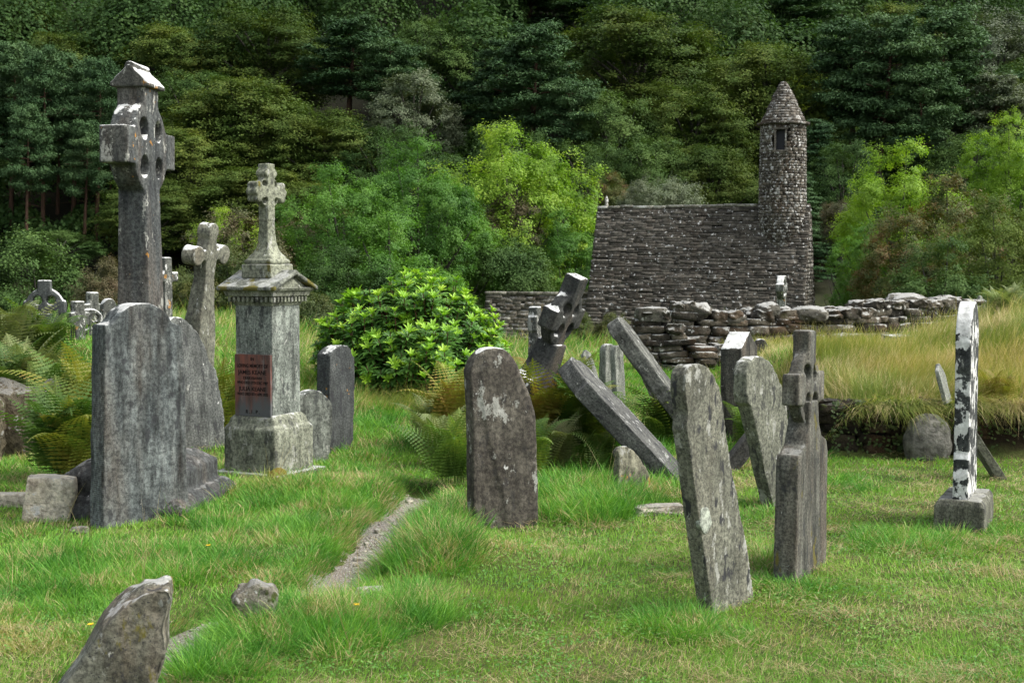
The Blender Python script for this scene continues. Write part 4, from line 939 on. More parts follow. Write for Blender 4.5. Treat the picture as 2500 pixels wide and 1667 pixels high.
def pine_tree(name, H, Rr, seed, bare=.48, leaf=.24, limbs=34, layered=False):
    rg = np.random.default_rng(seed); Pn = []; Nn = []; ts = []
    wob = lambda z: np.array([.02 * H * math.sin(z / H * 4 + seed), .02 * H * math.cos(z / H * 3 + seed), 0])
    zs = np.linspace(-1.5, H * .97, 9); ts.append(tube([wob(z) + np.array([0, 0, z]) for z in zs], [.017 * H * (1 - .85 * max(0, z) / H) for z in zs], 8))
    for i in range(limbs):
        f = bare + (1 - bare) * (i + rg.uniform(0, .8)) / limbs; z = f * H; az = i * 2.4 + rg.uniform(-.5, .5)
        t = (f - bare) / (1 - bare); prof = (math.sin(math.pi * min(1, .22 + .78 * t)) ** .6 if not layered else (1 - t * .9)) * rg.uniform(.65, 1.15)
        L = Rr * prof + .25; d = np.array([math.cos(az), math.sin(az), 0]); rise = rg.uniform(-.05, .30) if not layered else rg.uniform(-.30, -.05)
        b = wob(z) + np.array([0, 0, z]); e = b + d * L + np.array([0, 0, L * rise]); m = (b + e) / 2 + np.array([0, 0, -.05 * L]); ts.append(tube([b, m, e], [.006 * H * (1.2 - f), .004 * H, .0015 * H], 4))
        for j in range(max(2, int(4 + L * 1.9))):
            s = rg.uniform(.30, 1.08); side = np.array([-d[1], d[0], 0]) * rg.normal() * .22 * L * s; c = b + (e - b) * s + side; r = rg.uniform(.28, .62)
            n = int(150 * (r / .45) ** 2); q = rg.normal(size=(n, 3)) * .5 * np.array([r * 1.1, r * 1.1, r * (.66 if not layered else .28)]); q[:, 2] += .10 * r
            Pn.append(c + q); Nn.append(np.array([0, 0, .7]) + unit(q / np.array([1, 1, .5])) * .5 + rg.normal(size=(n, 3)) * .4)
    P = np.concatenate(Pn); n = len(P); V, F = leaf_quads(P, np.concatenate(Nn), leaf * rg.uniform(.7, 1.3, n), leaf * .38 * rg.uniform(.7, 1.3, n), rg)
    me = mesh_np(name, V, F)
    for k in range(7):     # dead snags on the bare stem
        z = H * rg.uniform(.04, bare + .05); az = rg.uniform(0, 6.28); L = rg.uniform(.6, 1.8); b = wob(z) + np.array([0, 0, z]); ts.append(tube([b, b + np.array([math.cos(az) * L, math.sin(az) * L, L * rg.uniform(-.2, .25)])], [.03, .01], 4))
    return me, tubes_mesh(name + "_t", ts), H, Rr
M_pine = leaf_mat("pine_needles", spec=.08, cols=[(.030, .066, .026), (.053, .106, .042), (.085, .145, .060)], trans=.12, obj_var=.25, pscale=.35)
M_oak = leaf_mat("dark_green_leaves", spec=.08, cols=[(.034, .072, .020), (.060, .112, .030), (.092, .150, .040)], trans=.22, obj_var=.3, pscale=.4)
M_beech = leaf_mat("olive_leaves", spec=.08, cols=[(.048, .090, .018), (.085, .130, .028), (.140, .170, .034)], trans=.25, obj_var=.28, pscale=.4)
M_grey = leaf_mat("grey_green_leaves", [(.065, .092, .048), (.10, .130, .070), (.135, .155, .09)], trans=.2, obj_var=.2, pscale=.5)
M_ash = leaf_mat("ash_leaves", [(.045, .12, .018), (.085, .20, .030), (.14, .27, .042)], trans=.35, obj_var=.12, pscale=.6)
M_lime = leaf_mat("lime_green_leaves", [(.10, .20, .018), (.20, .33, .032), (.31, .42, .048)], trans=.4, obj_var=.1, pscale=.6)
M_brown = leaf_mat("brown_green_leaves", [(.05, .07, .022), (.09, .085, .035), (.12, .085, .045)], trans=.2, obj_var=.2, pscale=.9)
M_haw = leaf_mat("rusty_hawthorn_leaves", [(.045, .085, .018), (.085, .10, .022), (.15, .075, .028)], trans=.25, obj_var=.1, pscale=1.1)
M_bramble = leaf_mat("bramble_leaves", [(.03, .055, .015), (.06, .09, .02), (.12, .12, .03)], trans=.25, obj_var=.2, pscale=1.4)
B_pine = bark_mat("pine_bark", (.040, .026, .018), (.105, .062, .042)); B_grey = bark_mat("grey_bark", (.035, .032, .026), (.085, .08, .068))
PROTO = {
 "beech": [broad_tree("beech_crown", 14, 5.6, s, leaf=.20, nl=26, subs=26, lps=110, flat=.48, base=.04, spray=.5, up=1.0, lobe=.36, sub=.13, drp=.15) for s in (1, 2, 3)],
 "oak": [broad_tree("oak_crown", 13, 5.2, s, leaf=.19, nl=20, subs=24, lps=95, flat=.6, base=.08, lobe=.36, sub=.125) for s in (4, 5)],
 "pine": [pine_tree("pine_crown", 15, 2.9, s) for s in (6, 7, 8)],
 "fir": [pine_tree("fir_crown", 13, 3.0, 9, bare=.05, limbs=60, layered=True, leaf=.2)],
 "ash": [broad_tree("ash_crown", 8, 4.0, s, leaf=.115, nl=34, subs=26, lps=80, flat=.6, base=.05, lobe=.27, sub=.085, up=.9, rr=(.45, .86)) for s in (10, 11, 14)],
 "shrub": [broad_tree("shrub_crown", 4, 2.2, s, leaf=.085, nl=18, subs=26, lps=90, flat=.6, base=0, lobe=.38, sub=.13) for s in (12, 13)],
}
MATS = {"beech": (M_beech, B_grey), "oak": (M_oak, B_grey), "pine": (M_pine, B_pine), "fir": (M_pine, B_pine), "ash": (M_ash, B_grey), "shrub": (M_bramble, B_grey)}
_cache = {}; _cnt = {}
def tree(kind, px, top, wpx, D, label, mat=None, name=None, cat="tree", group=None, base=None, rot=None):
    k = _cnt.get(kind, 0); _cnt[kind] = k + 1; cme, tme, H0, R0 = PROTO[kind][k % len(PROTO[kind])]; m = mat or MATS[kind][0]
    key = (cme.name, m.name)
    if key not in _cache:
        c2 = cme.copy(); c2.name = kind + "_crown"; c2.materials.clear(); c2.materials.append(m); _cache[key] = c2
    if not tme.materials: tme.materials.append(MATS[kind][1])
    p = at(px, top, D); zb = gz(p.x, D) if base is None else at(px, base, D).z; H = max(1.0, p.z - zb); w = wpx * D / FPX / 2 / R0 * 1.04
    o = empty(name or {"beech": "beech_tree", "oak": "oak_tree", "pine": "pine_tree", "fir": "fir_tree", "ash": "ash_tree", "shrub": "shrub"}[kind], (p.x, D, zb), k * 2.1 if rot is None else rot); sz = H / H0; cs = min(sz, w * 1.32) if kind not in ("pine", "fir") else sz
    tag(o, label, cat, group)
    c_ = link("crown", _cache[key], None, o); c_.scale = (w, w, cs); c_.location = (0, 0, H - H0 * cs); t_ = link("trunk", tme, None, o); t_.scale = (w, w, sz); return o
GP, GB, GO = "pines at the foot of the wooded hill", "olive beeches on the wooded hill", "dark green trees on the wooded hill"
T_ = [
 ("pine", -75, 150, 170, 110, "tall pine mostly cut off by the left edge of the photo"), ("pine", 25, 112, 150, 112, "first full pine from the left edge, dark bluish crown over a bare stem"),
 ("pine", 105, 118, 140, 109, "second pine from the left edge, with reddish bare stem"), ("pine", 170, 135, 130, 113, "pine just left of the tall Celtic cross head"),
 ("pine", 235, 150, 130, 110, "pine directly behind the tall Celtic cross, stems showing left of its shaft"), ("pine", 65, 260, 120, 106, "shorter front pine with a spreading crown near the left edge"), ("pine", 300, 210, 120, 113, "thin pine hidden behind the head of the tall Celtic cross"), ("pine", 140, 210, 100, 115, "thin pine filling the gap between the second and third left-hand pines"), ("pine", 70, 170, 110, 116, "thin pine between the first and second left-hand pines"), ("pine", 262, 250, 100, 115, "thin pine whose stem rises hard against the tall cross shaft"), ("pine", 205, 300, 110, 107, "shorter front pine whose bare stem stands just left of the tall cross shaft"),
 ("beech", 40, -20, 300, 137, "olive beech at the top left corner of the photo"), ("beech", 165, 62, 260, 128, "olive beech above the leftmost pines"), ("oak", 290, 5, 240, 142, "dark tree at the top edge above the tall Celtic cross"),
 ("beech", 440, 38, 290, 126, "yellow olive beech with a pointed top, right of the tall cross cap"), ("beech", 655, 6, 330, 127, "large golden olive beech at the top edge, above the monument cross"),
 ("oak", 470, 160, 230, 119, "fresh green tree between the tall cross and the yellow olive beeches"), ("beech", 610, 165, 360, 114, "broad domed olive beech behind the monument's ringed cross"), ("beech", 470, 285, 300, 109, "low dark beech filling the slope right of the tall cross shaft"),
 ("beech", 790, 258, 290, 112, "olive beech with a rounded top, right of the broad domed beech"), ("beech", 640, 390, 330, 106, "lowest dark beech at the hill foot, behind the monument's cross shaft"),
 ("pine", 860, 45, 230, 121, "bluish green pine with a wide crown, upper centre left"), ("pine", 955, 100, 170, 118, "smaller pine just right of the wide crowned bluish pine"), ("oak", 1035, 28, 190, 130, "dark round tree near the top edge, left of centre"),
 ("oak", 1010, 168, 250, 115, "greyish green tree above the left ash tree", "grey"), ("oak", 1120, 55, 260, 127, "round green tree at the upper centre of the hill"), ("pine", 1225, 105, 190, 117, "dark pine above the lime green tree"),
 ("oak", 930, 290, 250, 109, "dark oak just above the left ash tree's crown"), ("pine", 1310, 62, 230, 113, "tall broad pine descending to the lime green tree's right side"), ("pine", 1390, 200, 170, 110, "pine standing just left of the church roof's left end, above the lime tree"),
 ("pine", 1275, -30, 300, 138, "dark pine at the top edge over the centre"), ("beech", 1560, -10, 420, 122, "huge olive beech at the top edge, left of the belfry"), ("oak", 1500, 205, 260, 111, "dark green tree over the middle of the church roof"),
 ("beech", 1690, 195, 300, 113, "olive tree immediately left of the belfry's conical cap"), ("beech", 1880, 80, 330, 118, "olive beech rising just above the belfry's conical cap"), ("oak", 1800, 20, 200, 131, "small round green tree at the top, above and left of the belfry"),
 ("pine", 1950, -10, 300, 136, "dark pine high above the belfry"), ("pine", 2075, 55, 220, 114, "pine with reddish stems right of the belfry, upper right"), ("pine", 2160, 48, 220, 110, "tall pine with bare reddish stem above the right lime green tree"),
 ("pine", 2310, 22, 270, 112, "broadest dark pine at the upper right"), ("pine", 2245, 170, 190, 108, "shorter dark pine in front of the broadest right-hand pine"), ("beech", 2215, -15, 280, 133, "olive beech at the top edge above the right-hand pines"), ("beech", 2440, 15, 280, 122, "pale olive beech at the top right corner"),
 ("oak", 2500, 120, 260, 113, "dark green tree cut by the right edge, upper right"), ("fir", 2000, 290, 190, 103, "dark layered fir immediately right of the belfry"), ("oak", 2060, 335, 190, 101, "drooping dark green tree between the belfry and the right lime green tree"),
 ("beech", 1740, 330, 260, 104, "dark beech low behind the church roof, left of the belfry"), ("oak", 1590, 320, 240, 103, "dark tree low behind the middle of the church roof"), ("oak", 1440, 330, 200, 103, "dark tree behind the left end of the church roof"), ("oak", 1250, 280, 250, 106, "dark tree directly behind the lime green tree"),
 ("oak", 1050, 360, 260, 101, "dark tree behind the gap between the two ash crowns"), ("oak", 2380, 300, 260, 103, "dark tree behind the rusty hawthorn at right"), ("beech", 2620, 60, 300, 118, "olive tree almost wholly cut off by the right edge, upper right"),
 ("fir", 1960, 420, 160, 96, "low dark fir beside the belfry's foot"), ("pine", 2420, 190, 180, 109, "dark pine near the right edge, under the pale olive beech"),
 ("beech", 380, 430, 260, 104, "dark beech between the tall cross shaft and the splayed cross"), ("oak", 140, 560, 240, 100, "dark undergrowth tree at the foot of the leftmost pines"), ("oak", 60, 330, 260, 124, "dark tree seen between the stems of the leftmost pines"), ("oak", 230, 350, 240, 122, "dark tree filling the gap behind the pines beside the tall cross"), ("oak", -60, 380, 240, 120, "dark tree behind the pine at the left edge"), ("oak", 2140, 300, 260, 124, "dark tree behind the bare reddish stems at right"), ("beech", 780, 430, 260, 103, "dark beech left of the ash trees' crowns"),
]
for q in T_:
    kind, px, top, w, D, lab = q[:6]; g = {"pine": GP, "beech": GB}.get(kind, GO)
    mat = {"grey": M_grey}.get(q[6]) if len(q) > 6 else (M_grey if "pale olive" in lab else None)
    tree(kind, px, top, w, D, lab, mat=mat, group=g)
# trees and bushes between the graveyard and the hill
for kind, px, top, w, D, lab, m, nm in [
 ("ash", 840, 405, 320, 52, "mid-green ash tree behind the pedestal monument, left of two", M_ash, "ash_tree"), ("ash", 1020, 355, 300, 55, "mid-green ash tree with the highest crown, behind the bright shrub", M_ash, "ash_tree"),
 ("ash", 1105, 470, 270, 57, "lower mid-green ash crown reaching right towards the church", M_ash, "ash_tree"), ("ash", 1262, 310, 400, 62, "bright lime green tree left of the church roof", M_lime, "leafy_tree"), ("ash", 950, 540, 400, 50, "low spreading ash foliage just above the bright shrub", M_ash, "ash_tree"),
 ("shrub", 1235, 482, 170, 60, "brownish willow bush in front of the lime green tree", M_brown, "willow_bush"), ("ash", 1380, 520, 220, 60, "green foliage low against the church roof's left edge", M_ash, "ash_tree"), ("shrub", 1240, 560, 260, 57, "dark green bush above the low side building's wall", M_oak, "bush"),
 ("ash", 560, 508, 170, 58, "small lime green crown behind the splayed cross", M_lime, "leafy_tree"), ("shrub", 600, 530, 260, 50, "brown and olive bush behind the pedestal monument's cross", M_brown, "bush"), ("shrub", 720, 520, 170, 54, "brown bush right of the monument's cross shaft", M_brown, "bush"),
 ("shrub", 1490, 430, 130, 74, "rusty brown bush above the church roof's left part", M_haw, "bush"), ("shrub", 1620, 418, 190, 72, "grey feathery bush above the church roof's middle", M_grey, "bush"), ("shrub", 1560, 450, 140, 70, "low green bush just above the church ridge", M_grey, "bush"),
 ("ash", 2200, 365, 330, 56, "bright green tree at right with a yellow tinged crown", M_lime, "leafy_tree"), ("ash", 2120, 555, 200, 52, "lower green crown right of the church gable", M_ash, "ash_tree"), ("ash", 2330, 430, 340, 50, "rusty orange tinged hawthorn at right", M_haw, "hawthorn_tree"),
 ("ash", 2205, 540, 260, 47, "dull green hawthorn crown above the ruined wall's right part", M_haw, "hawthorn_tree"), ("ash", 2470, 290, 250, 60, "yellow green tree at the right edge of the photo", M_lime, "leafy_tree"), ("ash", 2440, 480, 300, 44, "olive green tree at the right edge above the mound", M_beech, "ash_tree"),
 ("shrub", 2055, 480, 110, 62, "grey brown feathery bush right of the belfry's foot", M_brown, "bush"), ("ash", 2300, 600, 330, 42, "dark green thicket behind the right end of the ruined wall", M_oak, "thicket_tree"),
 ("shrub", 90, 590, 330, 36, "big dark green bush behind the ringed cross at left", M_oak, "bush"), ("shrub", -90, 600, 260, 36, "dark green bush cut off by the left edge", M_oak, "bush"), ("shrub", 255, 640, 170, 34, "brownish bush between the white crosses and the tall cross", M_brown, "bush"),
 ("shrub", 420, 640, 170, 33, "dark green bush behind the slim white cross", M_bramble, "bush"), ("shrub", 560, 610, 200, 32, "dark bush between the splayed cross and the pedestal monument", M_bramble, "bush"), ("shrub", 740, 690, 190, 30, "dim brush between the monument pillar and the bright shrub", M_bramble, "bush"), ("shrub", 860, 620, 260, 36, "dark bush behind the left half of the bright shrub", M_oak, "bush"), ("shrub", 1060, 650, 170, 36, "green bush behind the right half of the bright shrub", M_ash, "bush"),
 ("shrub", 1420, 812, 90, 27, "small dark green bush at the foot of the side building", M_bramble, "bush"), ("shrub", 1340, 815, 80, 26, "small yellow green bush under the leaning cross's arm", M_haw, "bush"), ("shrub", 1490, 800, 90, 27, "small leafy bush at the foot of the church roof", M_bramble, "bush"),
]:
    tree(kind, px, top, w, D, lab, mat=m, name=nm, cat="tree" if kind == "ash" else "bush")
# the rest of the wood higher up and the low growth between the stems, one mass
Pn = []; Nn = []
for i in range(230):
    y = rng.uniform(107, 128); x = rng.uniform(-1, 1) * y * .42; rr = rng.uniform(1.2, 2.6); n = 420; d = unit(rng.normal(size=(n, 3)) + np.array([0, -.3, .6]))
    Pn.append(d * np.array([rr, rr, rr * rng.uniform(.6, 1.1)]) * rng.uniform(.7, 1.1, n)[:, None] + np.array([x, y, gz(x, y) + rr * .3])); Nn.append(d + rng.normal(size=(n, 3)) * .6)
for i in range(130):
    x = rng.uniform(-72, 72); y = rng.uniform(128, 180); z0 = gz(x, y); rr = rng.uniform(3.5, 6); h = rng.uniform(10, 14); n = 3200
    d = unit(rng.normal(size=(n, 3)) + np.array([0, -.4, .5])); q = d * np.array([rr, rr, h / 2]) * (1 + .22 * fbm(d[:, 0] + i, d[:, 1], d[:, 2], s=2.5, o=3, seed=i)[:, None]) * rng.uniform(.85, 1.05, n)[:, None]
    Pn.append(q + np.array([x, y, z0 + h / 2])); Nn.append(d + rng.normal(size=(n, 3)) * .6 + np.array([0, 0, .5]))
for i in range(36):
    y = rng.uniform(100, 128); x = (1 if i % 2 else -1) * rng.uniform(y * .36 + 9, y * .36 + 30); z0 = gz(x, y); rr = rng.uniform(3.5, 5.5); h = rng.uniform(10, 14); n = 3000; d = unit(rng.normal(size=(n, 3)) + np.array([0, -.4, .5]))
    q = d * np.array([rr, rr, h / 2]) * (1 + .22 * fbm(d[:, 0] + i, d[:, 1], d[:, 2], s=2.5, o=3, seed=i)[:, None]) * rng.uniform(.85, 1.05, n)[:, None]; Pn.append(q + np.array([x, y, z0 + h / 2])); Nn.append(d + rng.normal(size=(n, 3)) * .5 + np.array([0, 0, .5]))
P = np.concatenate(Pn); V, F = leaf_quads(P, np.concatenate(Nn), .38, .26, rng)
tag(link("woodland", mesh_np("woodland", V, F), M_oak), "dark unbroken wood on the upper hillside behind the nearer trees", "woodland", kind="stuff")

# ------------------------------------------------------------------ rhododendron
def rhodo():
    rg = np.random.default_rng(3); c = at(1000, 900, 16.6); zb = gz(c.x, 16.6); o = empty("rhododendron", (c.x, 16.6, zb)); tag(o, "large round bright green shrub with whorls of glossy leaves, in the middle", "shrub")
    Rx, Rz = 1.08, 1.27; S = []; ok = []
    for i in range(1900):
        d = unit(rg.normal(size=3)); d[2] = abs(d[2]) * 1.0 - .18; d = unit(d)
        if i > 800: s = rg.uniform(.55, .9)
        else: s = rg.uniform(.88, 1.07)
        bump = 1 + .10 * vnoise(d[0] * 2.2 + 5, d[1] * 2.2, d[2] * 2.2, 4)
        S.append(np.array([d[0] * Rx, d[1] * Rx, .18 + max(d[2], -.1) * (Rz - .25)]) * [1, 1, 1] * s * bump); ok.append((d, s))
    for i in range(60):   # lower straggling branch towards the viewer on the right
        t = rg.uniform(0, 1); S.append(np.array([.30 + .25 * rg.normal() * .5 + t * .1, -1.0 - .5 * t + .1 * rg.normal(), .55 - .5 * t + .12 * rg.normal()])); ok.append((unit(np.array([.2, -.6, .8])), .95))
    young, old, stems = [[], []], [[], []], []
    def whorl(store, base, ax, n, L, w, splay, rg):
        ax = unit(ax); a = unit(np.cross(ax, [.3, .1, .95] if abs(ax[2]) < .9 else [1, 0, 0])); b = np.cross(ax, a); ph = rg.uniform(0, 6.28)
        for k in range(n):
            an = ph + 2.4 * k; out = a * math.cos(an) + b * math.sin(an); sp = splay * rg.uniform(.75, 1.2); l = L * rg.uniform(.75, 1.15)
            d0 = unit(out * math.sin(sp) + ax * math.cos(sp)); dn = unit(out * math.sin(sp + .5) + ax * math.cos(sp + .5)); sd = np.cross(d0, ax); sd = unit(sd + 1e-6); nrm = np.cross(sd, d0)
            p0 = base; p1 = base + d0 * l * .35; p2 = p1 + unit(d0 + dn) * l * .35; p3 = p2 + dn * l * .32; f = nrm * w * .16
            v = [p0, p1 + sd * w * .42 + f, p1 - sd * w * .42 + f, p1, p2 + sd * w * .46 + f, p2 - sd * w * .46 + f, p2, p3]
            m = len(store[0]); store[0] += v; store[1] += [(m, m + 1, m + 3, m + 3), (m, m + 3, m + 2, m + 2), (m + 3, m + 1, m + 4, m + 6), (m + 3, m + 6, m + 5, m + 2), (m + 6, m + 4, m + 7, m + 7), (m + 6, m + 7, m + 5, m + 5)]
    for p, (d, s) in zip(S, ok):
        ax = unit(d * .55 + np.array([0, 0, .8]) + rg.normal(size=3) * .15); outer = s > .87
        if outer and rg.random() < .62: whorl(young, p + ax * .06, ax, 8, rg.uniform(.09, .125), .031, .62, rg)
        whorl(old, p, ax, 9, rg.uniform(.11, .145), .037, 1.05, rg)
        if outer: whorl(old, p - ax * .09, ax, 8, .135, .038, 1.35, rg); stems.append(tube([p - ax * .30, p + ax * .07], [.008, .005], 4))
    for nm, st, mt in (("young_leaves", young, M_ry), ("leaves", old, M_ro)):
        F = [tuple(dict.fromkeys(f)) for f in st[1]]; me = bpy.data.meshes.new(nm); me.from_pydata([tuple(v) for v in st[0]], [], F); me.update(); link(nm, me, mt, o)
    for k in range(9):
        an = k * .7; stems.append(tube([(0, 0, -.1), (.25 * math.cos(an), .25 * math.sin(an), .5), (.6 * math.cos(an), .6 * math.sin(an), .95)], [.03, .02, .012], 5))
    link("stems", tubes_mesh("stems", stems), bark_mat("red_stems", (.07, .035, .02), (.12, .06, .04)), o)
def gloss_leaf(name, cols): return leaf_mat(name, cols, trans=.25, rough=.45, spec=.3, obj_var=0, pscale=2.5)
M_ry = gloss_leaf("young_rhododendron_leaves", [(.15, .33, .02), (.24, .44, .03), (.34, .50, .04)]); M_ro = gloss_leaf("rhododendron_leaves", [(.038, .11, .016), (.075, .18, .028), (.12, .25, .038)])
rhodo()

# ------------------------------------------------------------------ ferns
M_fern = leaf_mat("fern_fronds", [(.045, .10, .018), (.09, .16, .028), (.17, .20, .04)], trans=.35, obj_var=.12, pscale=1.6)
M_fern_y = leaf_mat("turning_fern_fronds", [(.10, .16, .025), (.21, .21, .035), (.20, .12, .035)], trans=.35, obj_var=.12, pscale=2.0)
M_fern_p = leaf_mat("pale_fern_fronds", [(.10, .15, .05), (.18, .22, .08), (.22, .22, .09)], trans=.3, obj_var=.1, pscale=2.0)
def fern(px, py, D, n, L, label, mat=None, spread=.9, seed=0, z=None, lean=(0, 0), pinna=.24):
    rg = np.random.default_rng(100 + seed); c = ground(px, py) if D is None else at(px, py, D); zb = gz(c.x, c.y) if z is None else z
    V = []; F = []; L = L * 1.35; n = int(n * 1.2)
    for i in range(n):
        az = i * 2.4 + rg.uniform(-.4, .4); l = L * rg.uniform(.65, 1.15); b = np.array([rg.normal() * .05, rg.normal() * .05, 0]); d = np.array([math.cos(az), math.sin(az), 0]) * spread * rg.uniform(.5, 1.2) + np.array([lean[0], lean[1], 0])
        K = 26; s = np.linspace(0, 1, K); el = 1.42 - s ** 1.5 * rg.uniform(.9, 2.0); st = l / K
        R_ = np.cumsum(np.stack([d[0] * np.cos(el), d[1] * np.cos(el), np.sin(el)], -1) * st, 0) + b; side = unit(np.cross(d + 1e-6, [0, 0, 1.0])); tw = rg.normal() * .25
        for k in range(3, K):
            t = s[k]; pl = l * pinna * (math.sin(math.pi * min(1, .12 + t * .9)) ** .8) * (1.15 - .75 * t) * 1.25; tn = unit(R_[k] - R_[k - 1]); up = unit(np.cross(side, tn))
            for sg in (-1, 1):
                dv = unit(side * sg + tn * .35 - np.array([0, 0, .25]) + up * tw * sg); w = st * .80; nseg = 4
                for q in range(nseg):     # toothed pinna: small overlapping leaflets
                    a0, a1 = q / nseg, (q + 1.25) / nseg; ww = w * (1 - .75 * q / nseg); p0 = R_[k] + dv * pl * a0; p1 = R_[k] + dv * pl * min(1, a1); m = len(V)
                    V += [p0, p0 + dv * pl * .16 + tn * ww * .55, p1, p0 + dv * pl * .16 - tn * ww * .55]; F.append((m, m + 1, m + 2, m + 3))
        for k in range(1, K):
            m = len(V); w = .004; V += [R_[k - 1] - side * w, R_[k - 1] + side * w, R_[k] + side * w, R_[k] - side * w]; F.append((m, m + 1, m + 2, m + 3))
    o = link("fern", mesh_np("fern", np.array(V), np.array(F)), mat or M_fern, loc=(c.x, c.y, zb)); tag(o, label, "fern", "ferns among the graves"); return o
fern(165, 1075, 11.0, 30, .72, "large arching green fern left of the big streaked slab", seed=1); fern(205, 1060, 10.9, 20, .62, "fern with yellowing fronds touching the big streaked slab's left side", M_fern_y, seed=2)
fern(150, 960, 13.2, 22, .7, "fern growing between the mossy boulder and the white crosses", seed=3); fern(60, 930, 14.0, 26, .75, "pale green fern clump below the ringed cross, near the left edge", M_fern_p, seed=4)
fern(-20, 960, 13.6, 26, .75, "fern clump cut off by the left edge", seed=5); fern(225, 960, 12.8, 20, .8, "tall yellow-tipped fern beside the upper left edge of the big streaked slab", M_fern_y, seed=6); fern(15, 900, 15.5, 24, .8, "fern clump behind the mossy boulders near the left edge", M_fern_p, seed=7)
fern(110, 900, 15.8, 20, .7, "small fern at the foot of the ringed cross", seed=27)
fern(545, 1010, 13.5, 18, .65, "narrow brownish fern between the pointed headstone and the pedestal monument", M_fern_y, seed=8)
fern(1345, 1145, 11.4, 26, 0.43, "green fern right of the central slab with broad pale fronds", M_fern_p, seed=9); fern(1420, 1110, 11.9, 26, .70, "fern filling the gap under the long tipped slab", seed=10); fern(1310, 1080, 12.0, 22, .75, "rust-tipped fern against the right edge of the central slab", M_fern_y, seed=11)
fern(1370, 1070, 12.6, 24, .8, "yellowing fern at the foot of the leaning Celtic cross", M_fern_y, seed=12); fern(1460, 1140, 11.3, 18, 0.36, "low fern beside the small jagged stub stone", seed=13); fern(1290, 1140, 11.0, 16, .5, "small fern tucked behind the central slab's right side", seed=28)
fern(1080, 1120, 11.8, 22, 0.45, "pale fern left of the central slab", M_fern_p, seed=14); fern(1110, 1170, 10.6, 18, .5, "dark green fern at the left foot of the central slab", seed=15); fern(1060, 1060, 13.0, 20, 0.43, "fern beside the rough pale stone left of the central slab", M_fern_p, seed=16)
fern(1115, 1065, 12.6, 18, .7, "tall rusty fern showing over the central slab's left side", M_fern_y, seed=17); fern(1615, 1060, 13.0, 16, .5, "fern under the stepped leaning headstone", seed=18)
fern(2455, 845, 16.5, 20, .45, "pale fern on top of the mound near the right edge", M_fern_p, seed=19); fern(2490, 830, 17.2, 20, .45, "fern at the right edge on top of the mound", M_fern_p, seed=20); fern(2400, 840, 18.5, 16, .4, "fern below the small grey pointed pillar", M_fern_p, seed=21)
fern(2440, 960, 12.55, 9, .35, "small yellow fern hanging from the dark bank at far right", M_fern_y, seed=22, z=.42, lean=(0, -.5)); fern(1840, 1010, 12.6, 14, .45, "low leafy fern behind the thick gabled headstone", seed=23)

# ------------------------------------------------------------------ grass
def blades(P, h, w, az, lean, curl, seg=2, rg=rng):
    """P (n,3) roots, h heights, w widths, az lean direction, lean = initial tilt from vertical, curl = extra tilt at the tip"""
    n = len(P); lv = seg + 1; V = np.zeros((n, 2 * lv - 1, 3)); p = P.copy(); el = lean.copy(); sd = rg.uniform(0, 2 * math.pi, n); S = np.stack([np.cos(sd), np.sin(sd), np.zeros(n)], -1)
    D2 = np.stack([np.cos(az), np.sin(az)], -1)
    for k in range(lv):
        ww = w * (1 - (k / seg) ** 1.5) * .5
        if k < seg: V[:, 2 * k] = p - S * ww[:, None]; V[:, 2 * k + 1] = p + S * ww[:, None]
        else: V[:, 2 * k] = p
        el = lean + curl * ((k + .5) / seg); st = h / seg
        p = p + np.stack([D2[:, 0] * np.sin(el) * st, D2[:, 1] * np.sin(el) * st, np.cos(el) * st], -1)
    tr = []
    for k in range(seg - 1): a = 2 * k; tr += [(a, a + 1, a + 3), (a, a + 3, a + 2)]
    a = 2 * (seg - 1); tr.append((a, a + 1, a + 2)); tr = np.array(tr); m = 2 * lv - 1
    return V.reshape(-1, 3), (np.arange(n)[:, None, None] * m + tr[None]).reshape(-1, 3)
def gmesh(name, parts, mat, label, cat="grass"):
    V = []; F = []; b = 0
    for v, f in parts: V.append(v); F.append(f + b); b += len(v)
    o = link(name, mesh_np(name, np.concatenate(V), np.concatenate(F)), mat); tag(o, label, cat, kind="stuff"); return o
def grass_mat(name, greens, straw, straw_amt, scale=1.0, trans=.3):
    N = NT(name, .6, .25); p = N.pos(); i = N.island()
    f = N.math('ADD', N.math('MULTIPLY', i, .55), N.math('MULTIPLY', N.mr(N.noise(p, 1.3 * scale, 4, .6), .32, .68), .45)); c = N.ramp(f, [(.15 + .7 * k / (len(greens) - 1), g) for k, g in enumerate(greens)])
    i2 = N.math('FRACT', N.math('MULTIPLY', i, 17.31)); pn = N.mr(N.noise(p, 1.9 * scale, 5, .62, .4), .42, .66, -.25, .62)
    s = N.math('GREATER_THAN', N.math('ADD', pn, straw_amt), i2); c = N.mix(s, c, N.ramp(i, [(0, straw[0]), (1, straw[1])])); N.col(c)
    tr = N.n("ShaderNodeBsdfTranslucent"); N.l(N.mix(1.0, c, (1.1, 1.2, .6), 'MULTIPLY'), tr.inputs[0]); mx = N.n("ShaderNodeMixShader"); mx.inputs[0].default_value = trans
    out = [x for x in N.t.nodes if x.type == 'OUTPUT_MATERIAL'][0]; N.l(N.b.outputs[0], mx.inputs[1]); N.l(tr.outputs[0], mx.inputs[2]); N.l(mx.outputs[0], out.inputs[0]); return N.m
M_lawn = grass_mat("mown_grass", [(.11, .25, .030), (.18, .37, .046), (.28, .46, .06)], [(.38, .31, .14), (.56, .47, .27)], .0)
M_tall = grass_mat("long_grass", [(.045, .15, .020), (.10, .28, .034), (.22, .41, .055)], [(.34, .27, .12), (.50, .42, .22)], .05, 1.4)
M_dry = grass_mat("dry_grass", [(.13, .21, .035), (.25, .29, .06), (.38, .32, .11)], [(.44, .35, .16), (.62, .51, .30)], .24, .9)
